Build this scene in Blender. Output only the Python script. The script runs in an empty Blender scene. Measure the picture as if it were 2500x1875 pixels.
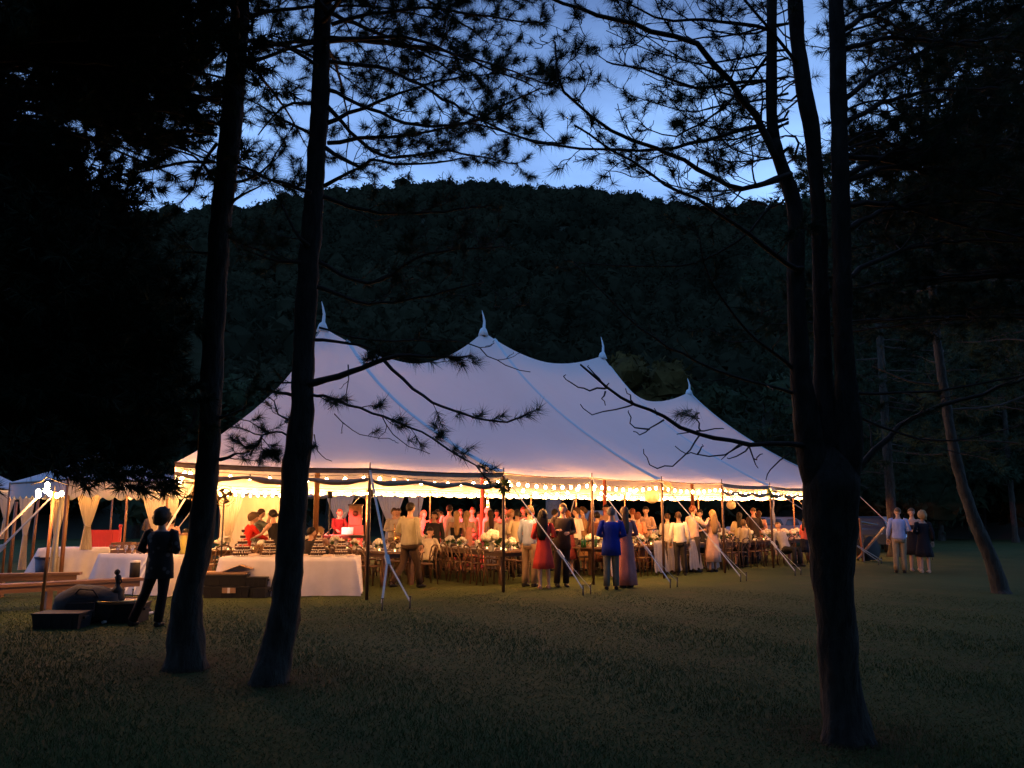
import bpy, bmesh, math, random
import numpy as np
from mathutils import Vector, Matrix, noise
R = math.radians
random.seed(7); rng = np.random.default_rng(7)
S = bpy.context.scene
COL = S.collection

# ------------------------------------------------------------------ camera, world, exposure
PITCH = 8.71; FPX = 2050.0; CH = 1.65
cam = bpy.data.objects.new('camera', bpy.data.cameras.new('camera'))
COL.objects.link(cam); S.camera = cam
cam.location = (0, 0, CH); cam.rotation_euler = (R(90 + PITCH), 0, 0)
cam.data.sensor_width = 36; cam.data.lens = 36 * FPX / 2500; cam.data.clip_end = 3000; cam.data.clip_start = .05
W = bpy.data.worlds.new('World'); S.world = W; W.use_nodes = True
wn = W.node_tree; wn.nodes.clear()
def wnode(t, **k):
    n = wn.nodes.new(t)
    for a, b in k.items(): setattr(n, a, b)
    return n
HOR = 1
sky = wnode('ShaderNodeTexSky', sky_type='NISHITA', sun_disc=False, sun_elevation=R(1.0), sun_rotation=R(12), air_density=1.0, dust_density=0.3, ozone_density=6.0)
bg = wnode('ShaderNodeBackground'); wo = wnode('ShaderNodeOutputWorld')
tc = wnode('ShaderNodeTexCoord'); mp = wnode('ShaderNodeMapping'); mp.inputs['Scale'].default_value = (1.3, 1.3, 4.0)
nz = wnode('ShaderNodeTexNoise'); nz.inputs['Scale'].default_value = 2.2; nz.inputs['Detail'].default_value = 5; nz.inputs['Roughness'].default_value = .5
cr = wnode('ShaderNodeValToRGB'); cr.color_ramp.elements[0].position = .35; cr.color_ramp.elements[1].position = .68
cr.color_ramp.elements[0].color = (0.62, 0.66, 0.80, 1); cr.color_ramp.elements[1].color = (1.15, 1.22, 1.35, 1)
# dusk sky: sky texture, cooled, with soft cloud
tint = wnode('ShaderNodeMixRGB', blend_type='MULTIPLY'); tint.inputs['Fac'].default_value = 1
bw = wnode('ShaderNodeMixRGB', blend_type='MIX'); bw.inputs['Fac'].default_value = .62; bw.inputs['Color2'].default_value = (2.55, 4.2, 7.3, 1)
wn.links.new(tc.outputs['Generated'], mp.inputs['Vector']); wn.links.new(mp.outputs[0], nz.inputs['Vector']); wn.links.new(nz.outputs['Fac'], cr.inputs['Fac'])
wn.links.new(sky.outputs[0], bw.inputs['Color1']); wn.links.new(bw.outputs[0], tint.inputs['Color1']); wn.links.new(cr.outputs[0], tint.inputs['Color2'])
sep = wnode('ShaderNodeSeparateXYZ'); gr_ = wnode('ShaderNodeValToRGB'); e_ = gr_.color_ramp.elements
e_[0].position = .0; e_[0].color = (1.7, 1.75, 1.6, 1); e_[1].position = .75; e_[1].color = (.72, .74, .78, 1)
k_ = gr_.color_ramp.elements.new(.42); k_.color = (1.55, 1.55, 1.45, 1); k2_ = gr_.color_ramp.elements.new(.58); k2_.color = (.64, .66, .70, 1)
gm = wnode('ShaderNodeMixRGB', blend_type='MULTIPLY'); gm.inputs['Fac'].default_value = 1
wn.links.new(tc.outputs['Generated'], sep.inputs[0]); wn.links.new(sep.outputs['Z'], gr_.inputs['Fac'])
wn.links.new(tint.outputs[0], gm.inputs['Color1']); wn.links.new(gr_.outputs[0], gm.inputs['Color2']); wn.links.new(gm.outputs[0], bg.inputs['Color']); bg.inputs['Strength'].default_value = .16
wn.links.new(bg.outputs[0], wo.inputs['Surface'])
S.view_settings.view_transform = 'Standard'; S.view_settings.look = 'None'; S.view_settings.exposure = 0; S.view_settings.gamma = 1
S.render.engine = 'CYCLES'
S.cycles.max_bounces = 6; S.cycles.transmission_bounces = 4; S.cycles.transparent_max_bounces = 6
S.cycles.sample_clamp_indirect = 4
BULB = 560.0          # emission of a festoon bulb

# ------------------------------------------------------------------ geometry helpers
_c, _s = math.cos(R(PITCH)), math.sin(R(PITCH))
def ray(u, v):
    x = (u - 1250) / FPX; y = (937.5 - v) / FPX
    return Vector((x, _c - y * _s, _s + y * _c))
def at(u, v, t): return Vector((0, 0, CH)) + ray(u, v) * t
def gr(u, v):
    d = ray(u, v); return Vector((0, 0, CH)) + d * (-CH / d.z)
def gt(u, t):           # ground point under column u at depth t (approx. eye-level column)
    x = (u - 1250) / FPX * t; return Vector((x, (t + CH * _s) / _c, 0))

class MB:
    def __init__(s): s.v = []; s.f = []; s.m = []; s.mi = 0; s.sm = []
    def add(s, vs, fs, smooth=False):
        o = len(s.v); s.v.extend([tuple(p) for p in vs]); s.f.extend([tuple(i + o for i in f) for f in fs]); s.m.extend([s.mi] * len(fs)); s.sm.extend([smooth] * len(fs)); return s
    def box(s, c, d, M=None, taper=1.0):
        c = Vector(c); hx, hy, hz = d[0] / 2, d[1] / 2, d[2] / 2
        vs = []
        for z, k in ((-hz, 1), (hz, taper)):
            for x, y in ((-hx, -hy), (hx, -hy), (hx, hy), (-hx, hy)):
                p = Vector((x * k, y * k, z))
                vs.append((M @ p if M else p) + c)
        return s.add(vs, [(3, 2, 1, 0), (4, 5, 6, 7), (0, 1, 5, 4), (1, 2, 6, 5), (2, 3, 7, 6), (3, 0, 4, 7)])
    def bar(s, a, b, w, h):
        a, b = Vector(a), Vector(b); d = (b - a); L = d.length
        M = d.to_track_quat('X', 'Z').to_matrix()
        return s.box((a + b) / 2, (L, w, h), M)
    def tube(s, path, rad, n=6, cap=True, side=None, ry=None, smooth=True):
        P = [Vector(p) for p in path]; k = len(P)
        rad = rad if isinstance(rad, (list, tuple)) else [rad] * k
        ry = ry if ry is not None else rad
        vs = []; prev = None
        for i in range(k):
            d = (P[min(i + 1, k - 1)] - P[max(i - 1, 0)])
            if d.length < 1e-9: d = Vector((0, 0, 1))
            d.normalize()
            if side is not None: a = Vector(side) - d * d.dot(Vector(side))
            elif prev is None:
                a = Vector((0, 0, 1)).cross(d) if abs(d.z) < .95 else Vector((1, 0, 0)) - d * d.x
            else: a = prev - d * prev.dot(d)
            if a.length < 1e-6: a = d.orthogonal()
            a.normalize(); prev = a; b = d.cross(a)
            for j in range(n):
                t = 2 * math.pi * j / n
                vs.append(P[i] + a * (math.cos(t) * rad[i]) + b * (math.sin(t) * ry[i]))
        fs = [(i * n + j, i * n + (j + 1) % n, (i + 1) * n + (j + 1) % n, (i + 1) * n + j) for i in range(k - 1) for j in range(n)]
        s.add(vs, fs, smooth)
        if cap:
            o = len(s.v) - k * n
            s.f.append(tuple(o + j for j in reversed(range(n)))); s.m.append(s.mi); s.sm.append(False)
            s.f.append(tuple(o + (k - 1) * n + j for j in range(n))); s.m.append(s.mi); s.sm.append(False)
        return s
    def lathe(s, prof, c=(0, 0, 0), n=12, smooth=True, sx=1, sy=1):
        c = Vector(c); vs = []
        for r, z in prof:
            for j in range(n):
                t = 2 * math.pi * j / n; vs.append(c + Vector((math.cos(t) * r * sx, math.sin(t) * r * sy, z)))
        k = len(prof)
        fs = [(i * n + j, i * n + (j + 1) % n, (i + 1) * n + (j + 1) % n, (i + 1) * n + j) for i in range(k - 1) for j in range(n)]
        return s.add(vs, fs, smooth)
    def ball(s, c, r, n=8, m=6, sc=(1, 1, 1)):
        c = Vector(c); prof = [(math.sin(math.pi * i / m) * r + 1e-4, -math.cos(math.pi * i / m) * r) for i in range(m + 1)]
        vs = []
        for rr, z in prof:
            for j in range(n):
                t = 2 * math.pi * j / n; vs.append(c + Vector((math.cos(t) * rr * sc[0], math.sin(t) * rr * sc[1], z * sc[2])))
        fs = [(i * n + j, i * n + (j + 1) % n, (i + 1) * n + (j + 1) % n, (i + 1) * n + j) for i in range(m) for j in range(n)]
        return s.add(vs, fs, True)
    def mesh(s, name, mats, org=None):
        me = bpy.data.meshes.new(name)
        v = s.v
        if org is not None: v = [(p[0] - org[0], p[1] - org[1], p[2] - org[2]) for p in v]
        me.from_pydata(v, [], s.f)
        for m in (mats if isinstance(mats, (list, tuple)) else [mats]): me.materials.append(m)
        me.polygons.foreach_set('material_index', s.m); me.polygons.foreach_set('use_smooth', s.sm); me.update()
        return me

def tag(o, label=None, cat=None, group=None, kind=None):
    if label: o['label'] = label
    if cat: o['category'] = cat
    if group: o['group'] = group
    if kind: o['kind'] = kind
    return o
def thing(name, label, cat, loc=(0, 0, 0), rz=0, group=None):
    o = bpy.data.objects.new(name, None); COL.objects.link(o); o.location = loc; o.rotation_euler = (0, 0, rz); o.empty_display_size = .2
    return tag(o, label, cat, group)
def obj(name, mb, mats=None, parent=None, loc=None, org=None):
    me = mb.mesh(name, mats, org) if isinstance(mb, MB) else mb
    o = bpy.data.objects.new(name, me); COL.objects.link(o)
    if loc is not None: o.location = loc
    if parent: o.parent = parent
    return o
KIDS = {}
def dup(root, loc, rz=None, label=None, group=None, scale=None):
    if root.name not in KIDS: KIDS[root.name] = [(c, list(c.children)) for c in root.children]
    r = root.copy(); COL.objects.link(r); r.location = loc
    if rz is not None: r.rotation_euler = (0, 0, rz)
    if scale: r.scale = scale if not isinstance(scale, (int, float)) else (scale,) * 3
    if label: r['label'] = label
    if group: r['group'] = group
    for ch, gs in KIDS[root.name]:
        c = ch.copy(); COL.objects.link(c); c.parent = r
        for g in gs:
            d = g.copy(); COL.objects.link(d); d.parent = c
    return r
def tri_mesh(name, V, F, mats, smooth=False):   # fast numpy triangles
    me = bpy.data.meshes.new(name); nv = len(V); nf = len(F)
    me.vertices.add(nv); me.vertices.foreach_set('co', np.asarray(V, np.float32).ravel())
    me.loops.add(nf * 3); me.loops.foreach_set('vertex_index', np.asarray(F, np.int32).ravel())
    me.polygons.add(nf); me.polygons.foreach_set('loop_start', np.arange(0, nf * 3, 3, dtype=np.int32))
    me.polygons.foreach_set('loop_total', np.full(nf, 3, np.int32))
    me.polygons.foreach_set('use_smooth', np.full(nf, smooth, bool))
    for m in (mats if isinstance(mats, (list, tuple)) else [mats]): me.materials.append(m)
    me.update(calc_edges=True); return me

# ------------------------------------------------------------------ materials
def mat(name, col, rough=.7, metal=0, noise_s=None, var=.25, bump=0, emit=None, es=0, trans=None, stretch=None, col2=None, spec=None, sheen=0, coat=0):
    m = bpy.data.materials.new(name); m.use_nodes = True; nt = m.node_tree; b = nt.nodes['Principled BSDF']
    b.inputs['Base Color'].default_value = (*col, 1); b.inputs['Roughness'].default_value = rough; b.inputs['Metallic'].default_value = metal
    if spec is not None: b.inputs['Specular IOR Level'].default_value = spec
    if coat: b.inputs['Coat Weight'].default_value = coat
    if emit: b.inputs['Emission Color'].default_value = (*emit, 1); b.inputs['Emission Strength'].default_value = es
    if trans: b.inputs['Transmission Weight'].default_value = trans
    if noise_s:
        t = nt.nodes.new('ShaderNodeTexCoord'); mpn = nt.nodes.new('ShaderNodeMapping'); n = nt.nodes.new('ShaderNodeTexNoise')
        n.inputs['Scale'].default_value = noise_s; n.inputs['Detail'].default_value = 6; n.inputs['Roughness'].default_value = .6
        if stretch: mpn.inputs['Scale'].default_value = stretch
        r = nt.nodes.new('ShaderNodeValToRGB')
        c2 = col2 if col2 else tuple(min(1, c * (1 + var)) for c in col)
        r.color_ramp.elements[0].color = (*[c * (1 - var) for c in col], 1); r.color_ramp.elements[1].color = (*c2, 1)
        r.color_ramp.elements[0].position = .3; r.color_ramp.elements[1].position = .7
        nt.links.new(t.outputs['Object'], mpn.inputs['Vector']); nt.links.new(mpn.outputs[0], n.inputs['Vector'])
        nt.links.new(n.outputs['Fac'], r.inputs['Fac']); nt.links.new(r.outputs[0], b.inputs['Base Color'])
        if bump:
            bm_ = nt.nodes.new('ShaderNodeBump'); bm_.inputs['Strength'].default_value = bump; bm_.inputs['Distance'].default_value = .02
            nt.links.new(n.outputs['Fac'], bm_.inputs['Height']); nt.links.new(bm_.outputs[0], b.inputs['Normal'])
    return m
def fabric(name, col, tcol, fac):          # cloth that lets light through
    m = bpy.data.materials.new(name); m.use_nodes = True; nt = m.node_tree; nt.nodes.clear()
    o = nt.nodes.new('ShaderNodeOutputMaterial'); mx = nt.nodes.new('ShaderNodeMixShader'); d = nt.nodes.new('ShaderNodeBsdfDiffuse'); t = nt.nodes.new('ShaderNodeBsdfTranslucent')
    tcn = nt.nodes.new('ShaderNodeTexCoord'); n = nt.nodes.new('ShaderNodeTexNoise'); n.inputs['Scale'].default_value = .55; n.inputs['Detail'].default_value = 4
    r = nt.nodes.new('ShaderNodeValToRGB'); r.color_ramp.elements[0].color = (*[c * .9 for c in col], 1); r.color_ramp.elements[1].color = (*col, 1)
    bp = nt.nodes.new('ShaderNodeBump'); bp.inputs['Strength'].default_value = .5; bp.inputs['Distance'].default_value = .12
    nt.links.new(tcn.outputs['Object'], n.inputs['Vector']); nt.links.new(n.outputs['Fac'], r.inputs['Fac']); nt.links.new(r.outputs[0], d.inputs['Color'])
    nt.links.new(n.outputs['Fac'], bp.inputs['Height']); nt.links.new(bp.outputs[0], d.inputs['Normal'])
    t.inputs['Color'].default_value = (*tcol, 1); mx.inputs[0].default_value = fac
    nt.links.new(d.outputs[0], mx.inputs[1]); nt.links.new(t.outputs[0], mx.inputs[2]); nt.links.new(mx.outputs[0], o.inputs['Surface'])
    return m
M = {}
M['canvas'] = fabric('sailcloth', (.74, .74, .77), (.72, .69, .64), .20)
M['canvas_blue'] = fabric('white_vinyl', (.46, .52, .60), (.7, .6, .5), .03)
M['band'] = mat('seam_webbing', (.50, .62, .70), .8)
M['drape'] = fabric('drape_cloth', (.72, .68, .62), (.8, .66, .45), .35)
M['cloth'] = mat('white_tablecloth', (.68, .66, .70), .85, noise_s=6, var=.06)
M['grey_cloth'] = mat('grey_chair_throw', (.33, .30, .29), .9, noise_s=20, var=.12)
M['wood_dark'] = mat('dark_stained_wood', (.085, .04, .022), .5, noise_s=8, var=.4, stretch=(1, 1, .15), bump=.2)
M['wood_farm'] = mat('farm_table_wood', (.11, .055, .03), .5, noise_s=10, var=.35, stretch=(.2, 1, 1), bump=.2)
M['wood_chair'] = mat('oak_chair_wood', (.10, .048, .022), .45, noise_s=12, var=.3)
M['wood_pole'] = mat('varnished_pole_wood', (.22, .10, .045), .4, noise_s=9, var=.3, stretch=(1, 1, .1))
M['plank'] = mat('bench_plank_wood', (.19, .10, .06), .5, noise_s=5, var=.3, stretch=(.15, 1, 1), bump=.2)
M['steel'] = mat('dark_steel', (.05, .05, .055), .45, metal=.6, noise_s=30, var=.2)
M['strap'] = mat('white_webbing', (.56, .57, .58), .7, noise_s=40, var=.1)
M['roll'] = mat('rolled_sidewall_vinyl', (.34, .25, .19), .8, noise_s=5, var=.25)
M['cable'] = mat('black_cable', (.02, .02, .02), .6)
M['bulb'] = mat('festoon_bulb', (.9, .6, .3), .3, emit=(1.0, .41, .105), es=BULB)
M['redlamp'] = mat('red_stage_lens', (.6, .02, .02), .3, emit=(1.0, .03, .02), es=30)
M['candle'] = mat('candle_flame', (.9, .5, .2), .4, emit=(1.0, .55, .18), es=22)
M['bark'] = mat('pine_bark', (.030, .029, .023), .95, noise_s=16, var=.65, stretch=(1, 1, .3), bump=1.0)
M['bark'].node_tree.nodes['Bump'].inputs['Distance'].default_value = .05
M['twig'] = mat('twig_bark', (.05, .04, .033), .95, noise_s=20, var=.3)
M['needle'] = mat('pine_needles', (.030, .055, .024), .75, noise_s=1.2, var=.5, spec=.15)
M['needle_dark'] = mat('dense_needles', (.026, .046, .026), .8, noise_s=.8, var=.5, spec=.1)
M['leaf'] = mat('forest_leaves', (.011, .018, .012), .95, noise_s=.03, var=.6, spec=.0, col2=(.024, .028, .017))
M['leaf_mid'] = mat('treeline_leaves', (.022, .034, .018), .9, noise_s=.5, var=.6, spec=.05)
M['leaf_gold'] = mat('yellowing_leaves', (.050, .044, .016), .9, noise_s=.8, var=.4, spec=.05)
M['skin1'] = mat('fair_skin', (.52, .30, .21), .55)
M['skin2'] = mat('tan_skin', (.36, .20, .13), .55)
M['eye'] = mat('dark_eye', (.02, .015, .012), .3)
M['lip'] = mat('lip', (.36, .10, .08), .5)
M['white'] = mat('white_ceramic', (.75, .73, .70), .35)
M['flower'] = mat('cream_petals', (.74, .72, .62), .8, noise_s=30, var=.15)
M['green'] = mat('table_greenery', (.045, .10, .035), .6, noise_s=20, var=.4)
M['glass'] = mat('clear_glass', (.9, .9, .9), .05, trans=.9)
M['green_glass'] = mat('green_bottle_glass', (.01, .06, .02), .12, coat=.5)
M['black'] = mat('black_plastic', (.009, .009, .010), .7, noise_s=10, var=.3)
M['black_cloth'] = mat('black_nylon', (.015, .015, .017), .8, noise_s=14, var=.4, bump=.3)
M['card'] = mat('cardboard', (.36, .22, .12), .85, noise_s=6, var=.12)
M['choc'] = mat('chocolate_cake', (.045, .018, .012), .6, noise_s=40, var=.4)
M['frost'] = mat('frosting', (.65, .52, .42), .5)
M['red'] = mat('red_painted_panel', (.50, .035, .025), .5, noise_s=4, var=.12)
M['chrome'] = mat('polished_metal', (.6, .6, .6), .2, metal=1)
M['brass'] = mat('brass_metal', (.75, .45, .15), .25, metal=1)
M['car'] = mat('silver_blue_paint', (.20, .26, .34), .3, coat=.6)
M['car_dark'] = mat('dark_car_paint', (.03, .04, .06), .3, coat=.6)
M['carglass'] = mat('car_window_glass', (.05, .07, .09), .05, coat=1)
M['tyre'] = mat('tyre_rubber', (.02, .02, .02), .85)
M['navy_plastic'] = mat('navy_plastic_bin', (.02, .035, .10), .5)
M['paper'] = fabric('paper_lantern_skin', (.75, .68, .52), (.8, .66, .42), .5)
M['stump'] = mat('bleached_wood', (.28, .26, .25), .9, noise_s=8, var=.3)

# grass ground material
def ground_mat():
    m = bpy.data.materials.new('mown_lawn'); m.use_nodes = True; nt = m.node_tree; b = nt.nodes['Principled BSDF']; b.inputs['Roughness'].default_value = .95; b.inputs['Specular IOR Level'].default_value = .1
    t = nt.nodes.new('ShaderNodeTexCoord')
    n1 = nt.nodes.new('ShaderNodeTexNoise'); n1.inputs['Scale'].default_value = .35; n1.inputs['Detail'].default_value = 5
    n2 = nt.nodes.new('ShaderNodeTexNoise'); n2.inputs['Scale'].default_value = 26; n2.inputs['Detail'].default_value = 6; n2.inputs['Roughness'].default_value = .75
    r1 = nt.nodes.new('ShaderNodeValToRGB'); r1.color_ramp.elements[0].color = (.036, .055, .019, 1); r1.color_ramp.elements[1].color = (.058, .074, .026, 1)
    r1.color_ramp.elements[0].position = .35; r1.color_ramp.elements[1].position = .65
    r2 = nt.nodes.new('ShaderNodeValToRGB'); r2.color_ramp.elements[0].color = (.78, .78, .78, 1); r2.color_ramp.elements[1].color = (1.15, 1.15, 1.1, 1)
    r2.color_ramp.elements[0].position = .3; r2.color_ramp.elements[1].position = .7
    n3 = nt.nodes.new('ShaderNodeTexNoise'); n3.inputs['Scale'].default_value = 1.3; n3.inputs['Detail'].default_value = 3; r3 = nt.nodes.new('ShaderNodeValToRGB')
    r3.color_ramp.elements[0].position = .56; r3.color_ramp.elements[0].color = (0, 0, 0, 1); r3.color_ramp.elements[1].position = .74; r3.color_ramp.elements[1].color = (.75, .75, .75, 1)
    m3 = nt.nodes.new('ShaderNodeMixRGB'); m3.inputs['Color2'].default_value = (.085, .072, .032, 1)
    nt.links.new(t.outputs['Object'], n3.inputs['Vector']); nt.links.new(n3.outputs['Fac'], r3.inputs['Fac']); nt.links.new(r3.outputs[0], m3.inputs[0]); nt.links.new(r1.outputs[0], m3.inputs[1])
    mx = nt.nodes.new('ShaderNodeMixRGB'); mx.blend_type = 'MULTIPLY'; mx.inputs[0].default_value = 1
    bp = nt.nodes.new('ShaderNodeBump'); bp.inputs['Strength'].default_value = .5; bp.inputs['Distance'].default_value = .02
    for n in (n1, n2): nt.links.new(t.outputs['Object'], n.inputs['Vector'])
    nt.links.new(n1.outputs['Fac'], r1.inputs['Fac']); nt.links.new(n2.outputs['Fac'], r2.inputs['Fac'])
    nt.links.new(m3.outputs[0], mx.inputs[1]); nt.links.new(r2.outputs[0], mx.inputs[2]); nt.links.new(mx.outputs[0], b.inputs['Base Color'])
    nt.links.new(n2.outputs['Fac'], bp.inputs['Height']); nt.links.new(bp.outputs[0], b.inputs['Normal'])
    return m
M['lawn'] = ground_mat()
M['blade'] = mat('grass_blades', (.078, .112, .040), .9, noise_s=.5, var=.25, spec=.1)
M['litter'] = mat('fallen_needles', (.10, .06, .03), .95, noise_s=3, var=.4, spec=.05)
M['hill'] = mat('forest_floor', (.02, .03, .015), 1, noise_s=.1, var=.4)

# ------------------------------------------------------------------ ground, hillside, woods
def interp(x, pts):
    if x <= pts[0][0]: return pts[0][1]
    for (a, b), (c, d) in zip(pts, pts[1:]):
        if x <= c: return b + (d - b) * (x - a) / (c - a)
    return pts[-1][1]
mb = MB(); n = 60
xs = [-900 + 1800 * i / n for i in range(n + 1)]; ys = [-300 + 1200 * i / n for i in range(n + 1)]
for y in ys:
    for x in xs: mb.v.append((x, y, 0 if abs(x) < 60 and y < 60 else -.0))
mb.f = [(j * (n + 1) + i, j * (n + 1) + i + 1, (j + 1) * (n + 1) + i + 1, (j + 1) * (n + 1) + i) for j in range(n) for i in range(n)]
mb.m = [0] * len(mb.f); mb.sm = [True] * len(mb.f)
tag(obj('lawn', mb, M['lawn']), 'dark green mown lawn sloping from the pines to the tent', kind='structure')
CREST = [(-900, 530), (0, 520), (400, 492), (565, 487), (640, 475), (720, 462), (810, 447), (1000, 432), (1130, 428), (1280, 436), (1470, 446), (1580, 465), (1680, 480), (1800, 485), (1920, 480), (2100, 475), (2300, 465), (2900, 430)]
def hill_h(az, r):
    u = 1250 + FPX * math.tan(az) * 1.03
    v = interp(u, CREST) + 38
    d = ray(u, v); sl = d.z / math.hypot(d.x, d.y)
    k = (r - 62) / (265 - 62)
    if k <= 0: return 0.0
    top = sl * 265 + 1.65
    if k <= 1:
        s = k ** 1.15 * (1 - .12 * math.sin(k * math.pi))
        return top * s + 3.5 * noise.noise(Vector((az * 9, r * .02, 0))) * math.sin(k * math.pi)
    return top * (1 - .5 * (k - 1))
mb = MB(); na, nr = 90, 40
AZ = [R(-58 + 116 * i / na) for i in range(na + 1)]; RR = [60 + (440 - 60) * j / nr for j in range(nr + 1)]
for r in RR:
    for a in AZ: mb.v.append((math.sin(a) * r, math.cos(a) * r, hill_h(a, r) - .3 if r < 62 else hill_h(a, r)))
mb.f = [(j * (na + 1) + i, j * (na + 1) + i + 1, (j + 1) * (na + 1) + i + 1, (j + 1) * (na + 1) + i) for j in range(nr) for i in range(na)]
mb.m = [0] * len(mb.f); mb.sm = [True] * len(mb.f)
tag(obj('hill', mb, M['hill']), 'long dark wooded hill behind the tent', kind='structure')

def crown_template(seed, quads=110, sub=2):
    bm = bmesh.new(); bmesh.ops.create_icosphere(bm, subdivisions=sub, radius=1)
    V = []
    for v in bm.verts:
        p = v.co.copy(); q = p * 1.7 + Vector((seed * 13.1, seed * 3.3, 0))
        d = 1 + .34 * noise.noise(q) + .22 * noise.noise(q * 2.6) + .12 * noise.noise(q * 6)
        V.append([p.x * d, p.y * d, p.z * d * .95])
    bm.faces.ensure_lookup_table()
    F = [[v.index for v in f.verts] for f in bm.faces]; bm.free()
    V = np.array(V); F = np.array(F); rg = np.random.default_rng(seed)
    d = rg.normal(size=(quads, 3)); d /= np.linalg.norm(d, axis=1)[:, None]
    c = d * rg.uniform(.9, 1.22, (quads, 1)); t1 = rg.normal(size=(quads, 3)) * .10; t2 = rg.normal(size=(quads, 3)) * .10
    base = len(V); V = np.concatenate([V, np.stack([c + t1, c + t2, c - t1 - t2], 1).reshape(-1, 3)])
    F = np.concatenate([F, base + np.arange(quads * 3).reshape(-1, 3)]); return V, F
CT = [crown_template(i) for i in range(8)]; CT += [crown_template(i, 90, 1) for i in range(8, 16)]
VV, FF = [], []; off = 0
def push_crown(p, r, zs=1.0, lst=None, k=None):
    global off
    V, F = CT[rng.integers(8) if k is None else k]; a = rng.uniform(0, 6.28); ca, sa = math.cos(a), math.sin(a)
    X = V[:, 0] * ca - V[:, 1] * sa; Y = V[:, 0] * sa + V[:, 1] * ca
    VV.append(np.stack([X * r + p[0], Y * r + p[1], V[:, 2] * r * zs + p[2]], 1)); FF.append(F + off); off += len(V)
cnt = 0
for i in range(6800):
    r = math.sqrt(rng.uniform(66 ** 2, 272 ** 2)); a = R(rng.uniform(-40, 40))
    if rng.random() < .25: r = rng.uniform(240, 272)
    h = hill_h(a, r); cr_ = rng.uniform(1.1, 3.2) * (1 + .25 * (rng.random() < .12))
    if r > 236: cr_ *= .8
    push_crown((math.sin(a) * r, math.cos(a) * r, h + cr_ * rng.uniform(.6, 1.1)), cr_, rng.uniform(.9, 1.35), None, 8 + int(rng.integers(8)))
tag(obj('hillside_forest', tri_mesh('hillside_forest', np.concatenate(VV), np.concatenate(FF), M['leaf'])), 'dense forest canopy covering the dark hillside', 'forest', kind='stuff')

# single trees standing at the far edge of the lawn
def leaf_crown(name, par, blobs, m, leaves=1500, size=.16):
    global VV, FF, off
    VV, FF, off = [], [], 0
    for (c, r) in blobs: push_crown(c, r * .8, 1)
    n = leaves; idx = rng.integers(len(blobs), size=n); C = np.array([b[0] for b in blobs])[idx]; Rr = np.array([b[1] for b in blobs])[idx][:, None]
    d = rng.normal(size=(n, 3)); d /= np.linalg.norm(d, axis=1)[:, None]; c = C + d * Rr * rng.uniform(.7, 1.15, (n, 1))
    t1 = rng.normal(size=(n, 3)) * size; t2 = rng.normal(size=(n, 3)) * size
    VV.append(np.stack([c + t1, c + t2, c - t1 - t2], 1).reshape(-1, 3)); FF.append(off + np.arange(n * 3).reshape(-1, 3))
    return obj(name, tri_mesh(name, np.concatenate(VV), np.concatenate(FF), m), None, par)
EDGE = [(-150, 50, 10, 'leaf_mid'), (60, 56, 12, 'leaf_mid'), (330, 54, 9, 'leaf_mid'), (560, 60, 11, 'leaf_mid'), (800, 56, 10, 'leaf_mid'), (1010, 62, 9, 'leaf_mid'), (1190, 58, 8.5, 'leaf_mid'),
        (1400, 60, 10, 'leaf_mid'), (1560, 64, 13.5, 'leaf_gold'), (1730, 58, 11, 'leaf_mid'), (1880, 62, 12, 'leaf_mid'), (2060, 54, 11, 'leaf_mid'), (2230, 53, 12, 'leaf_mid'), (2400, 55, 12, 'leaf_mid'), (2600, 50, 13, 'leaf_mid')]
ELAB = ['dark round tree far beyond the small tent, at the left edge of the photo', 'dark tree seen through the needles beyond the lamp cluster', 'dark leafy tree beyond the red panel', 'dark tree behind the lit drapes and photographer', 'dark tree behind the keyboard player',
        'dark tree directly behind the walking man, past the tent', 'low dark tree right of the second tent peak', 'dark broad tree behind the man in the suit', 'tall tree with yellowing leaves behind the third tent peak', 'dark tree between the third and fourth tent peaks',
        'dark tree just right of the fourth tent peak', 'dark tree hidden mostly behind the big three stemmed pine', 'dark tree above the three guests on the right', 'dark tree behind the leaning trunk', 'dark tree at the right edge beyond the leaning trunk']
for (u, t, h, m), lb in zip(EDGE, ELAB):
    p = gt(u, t); tr = thing('deciduous_tree', lb, 'tree', p, 0, 'trees at the far edge of the lawn')
    b = MB().tube([(0, 0, -.1), (.1, 0, h * .3), (-.1, .1, h * .6), (0, 0, h * .85)], [.3, .24, .16, .05], 7)
    for k in range(5):
        a = k * 1.3; b.tube([(0, 0, h * (.3 + .08 * k)), (math.cos(a) * 1.4, math.sin(a) * 1.4, h * (.45 + .08 * k)), (math.cos(a) * 2.6, math.sin(a) * 2.4, h * (.55 + .07 * k))], [.12, .08, .03], 5)
    obj('trunk', b, M['bark'], tr)
    bl = []
    for k in range(13):
        a = rng.uniform(0, 6.28); zz = rng.uniform(.18, .92); rad = h * .34 * math.sqrt(max(.05, 1 - ((zz - .5) / .55) ** 2)) * rng.uniform(.4, 1)
        bl.append(((math.cos(a) * rad, math.sin(a) * rad, h * zz), h * rng.uniform(.11, .19)))
    leaf_crown('crown', tr, bl, M[m])

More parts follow.
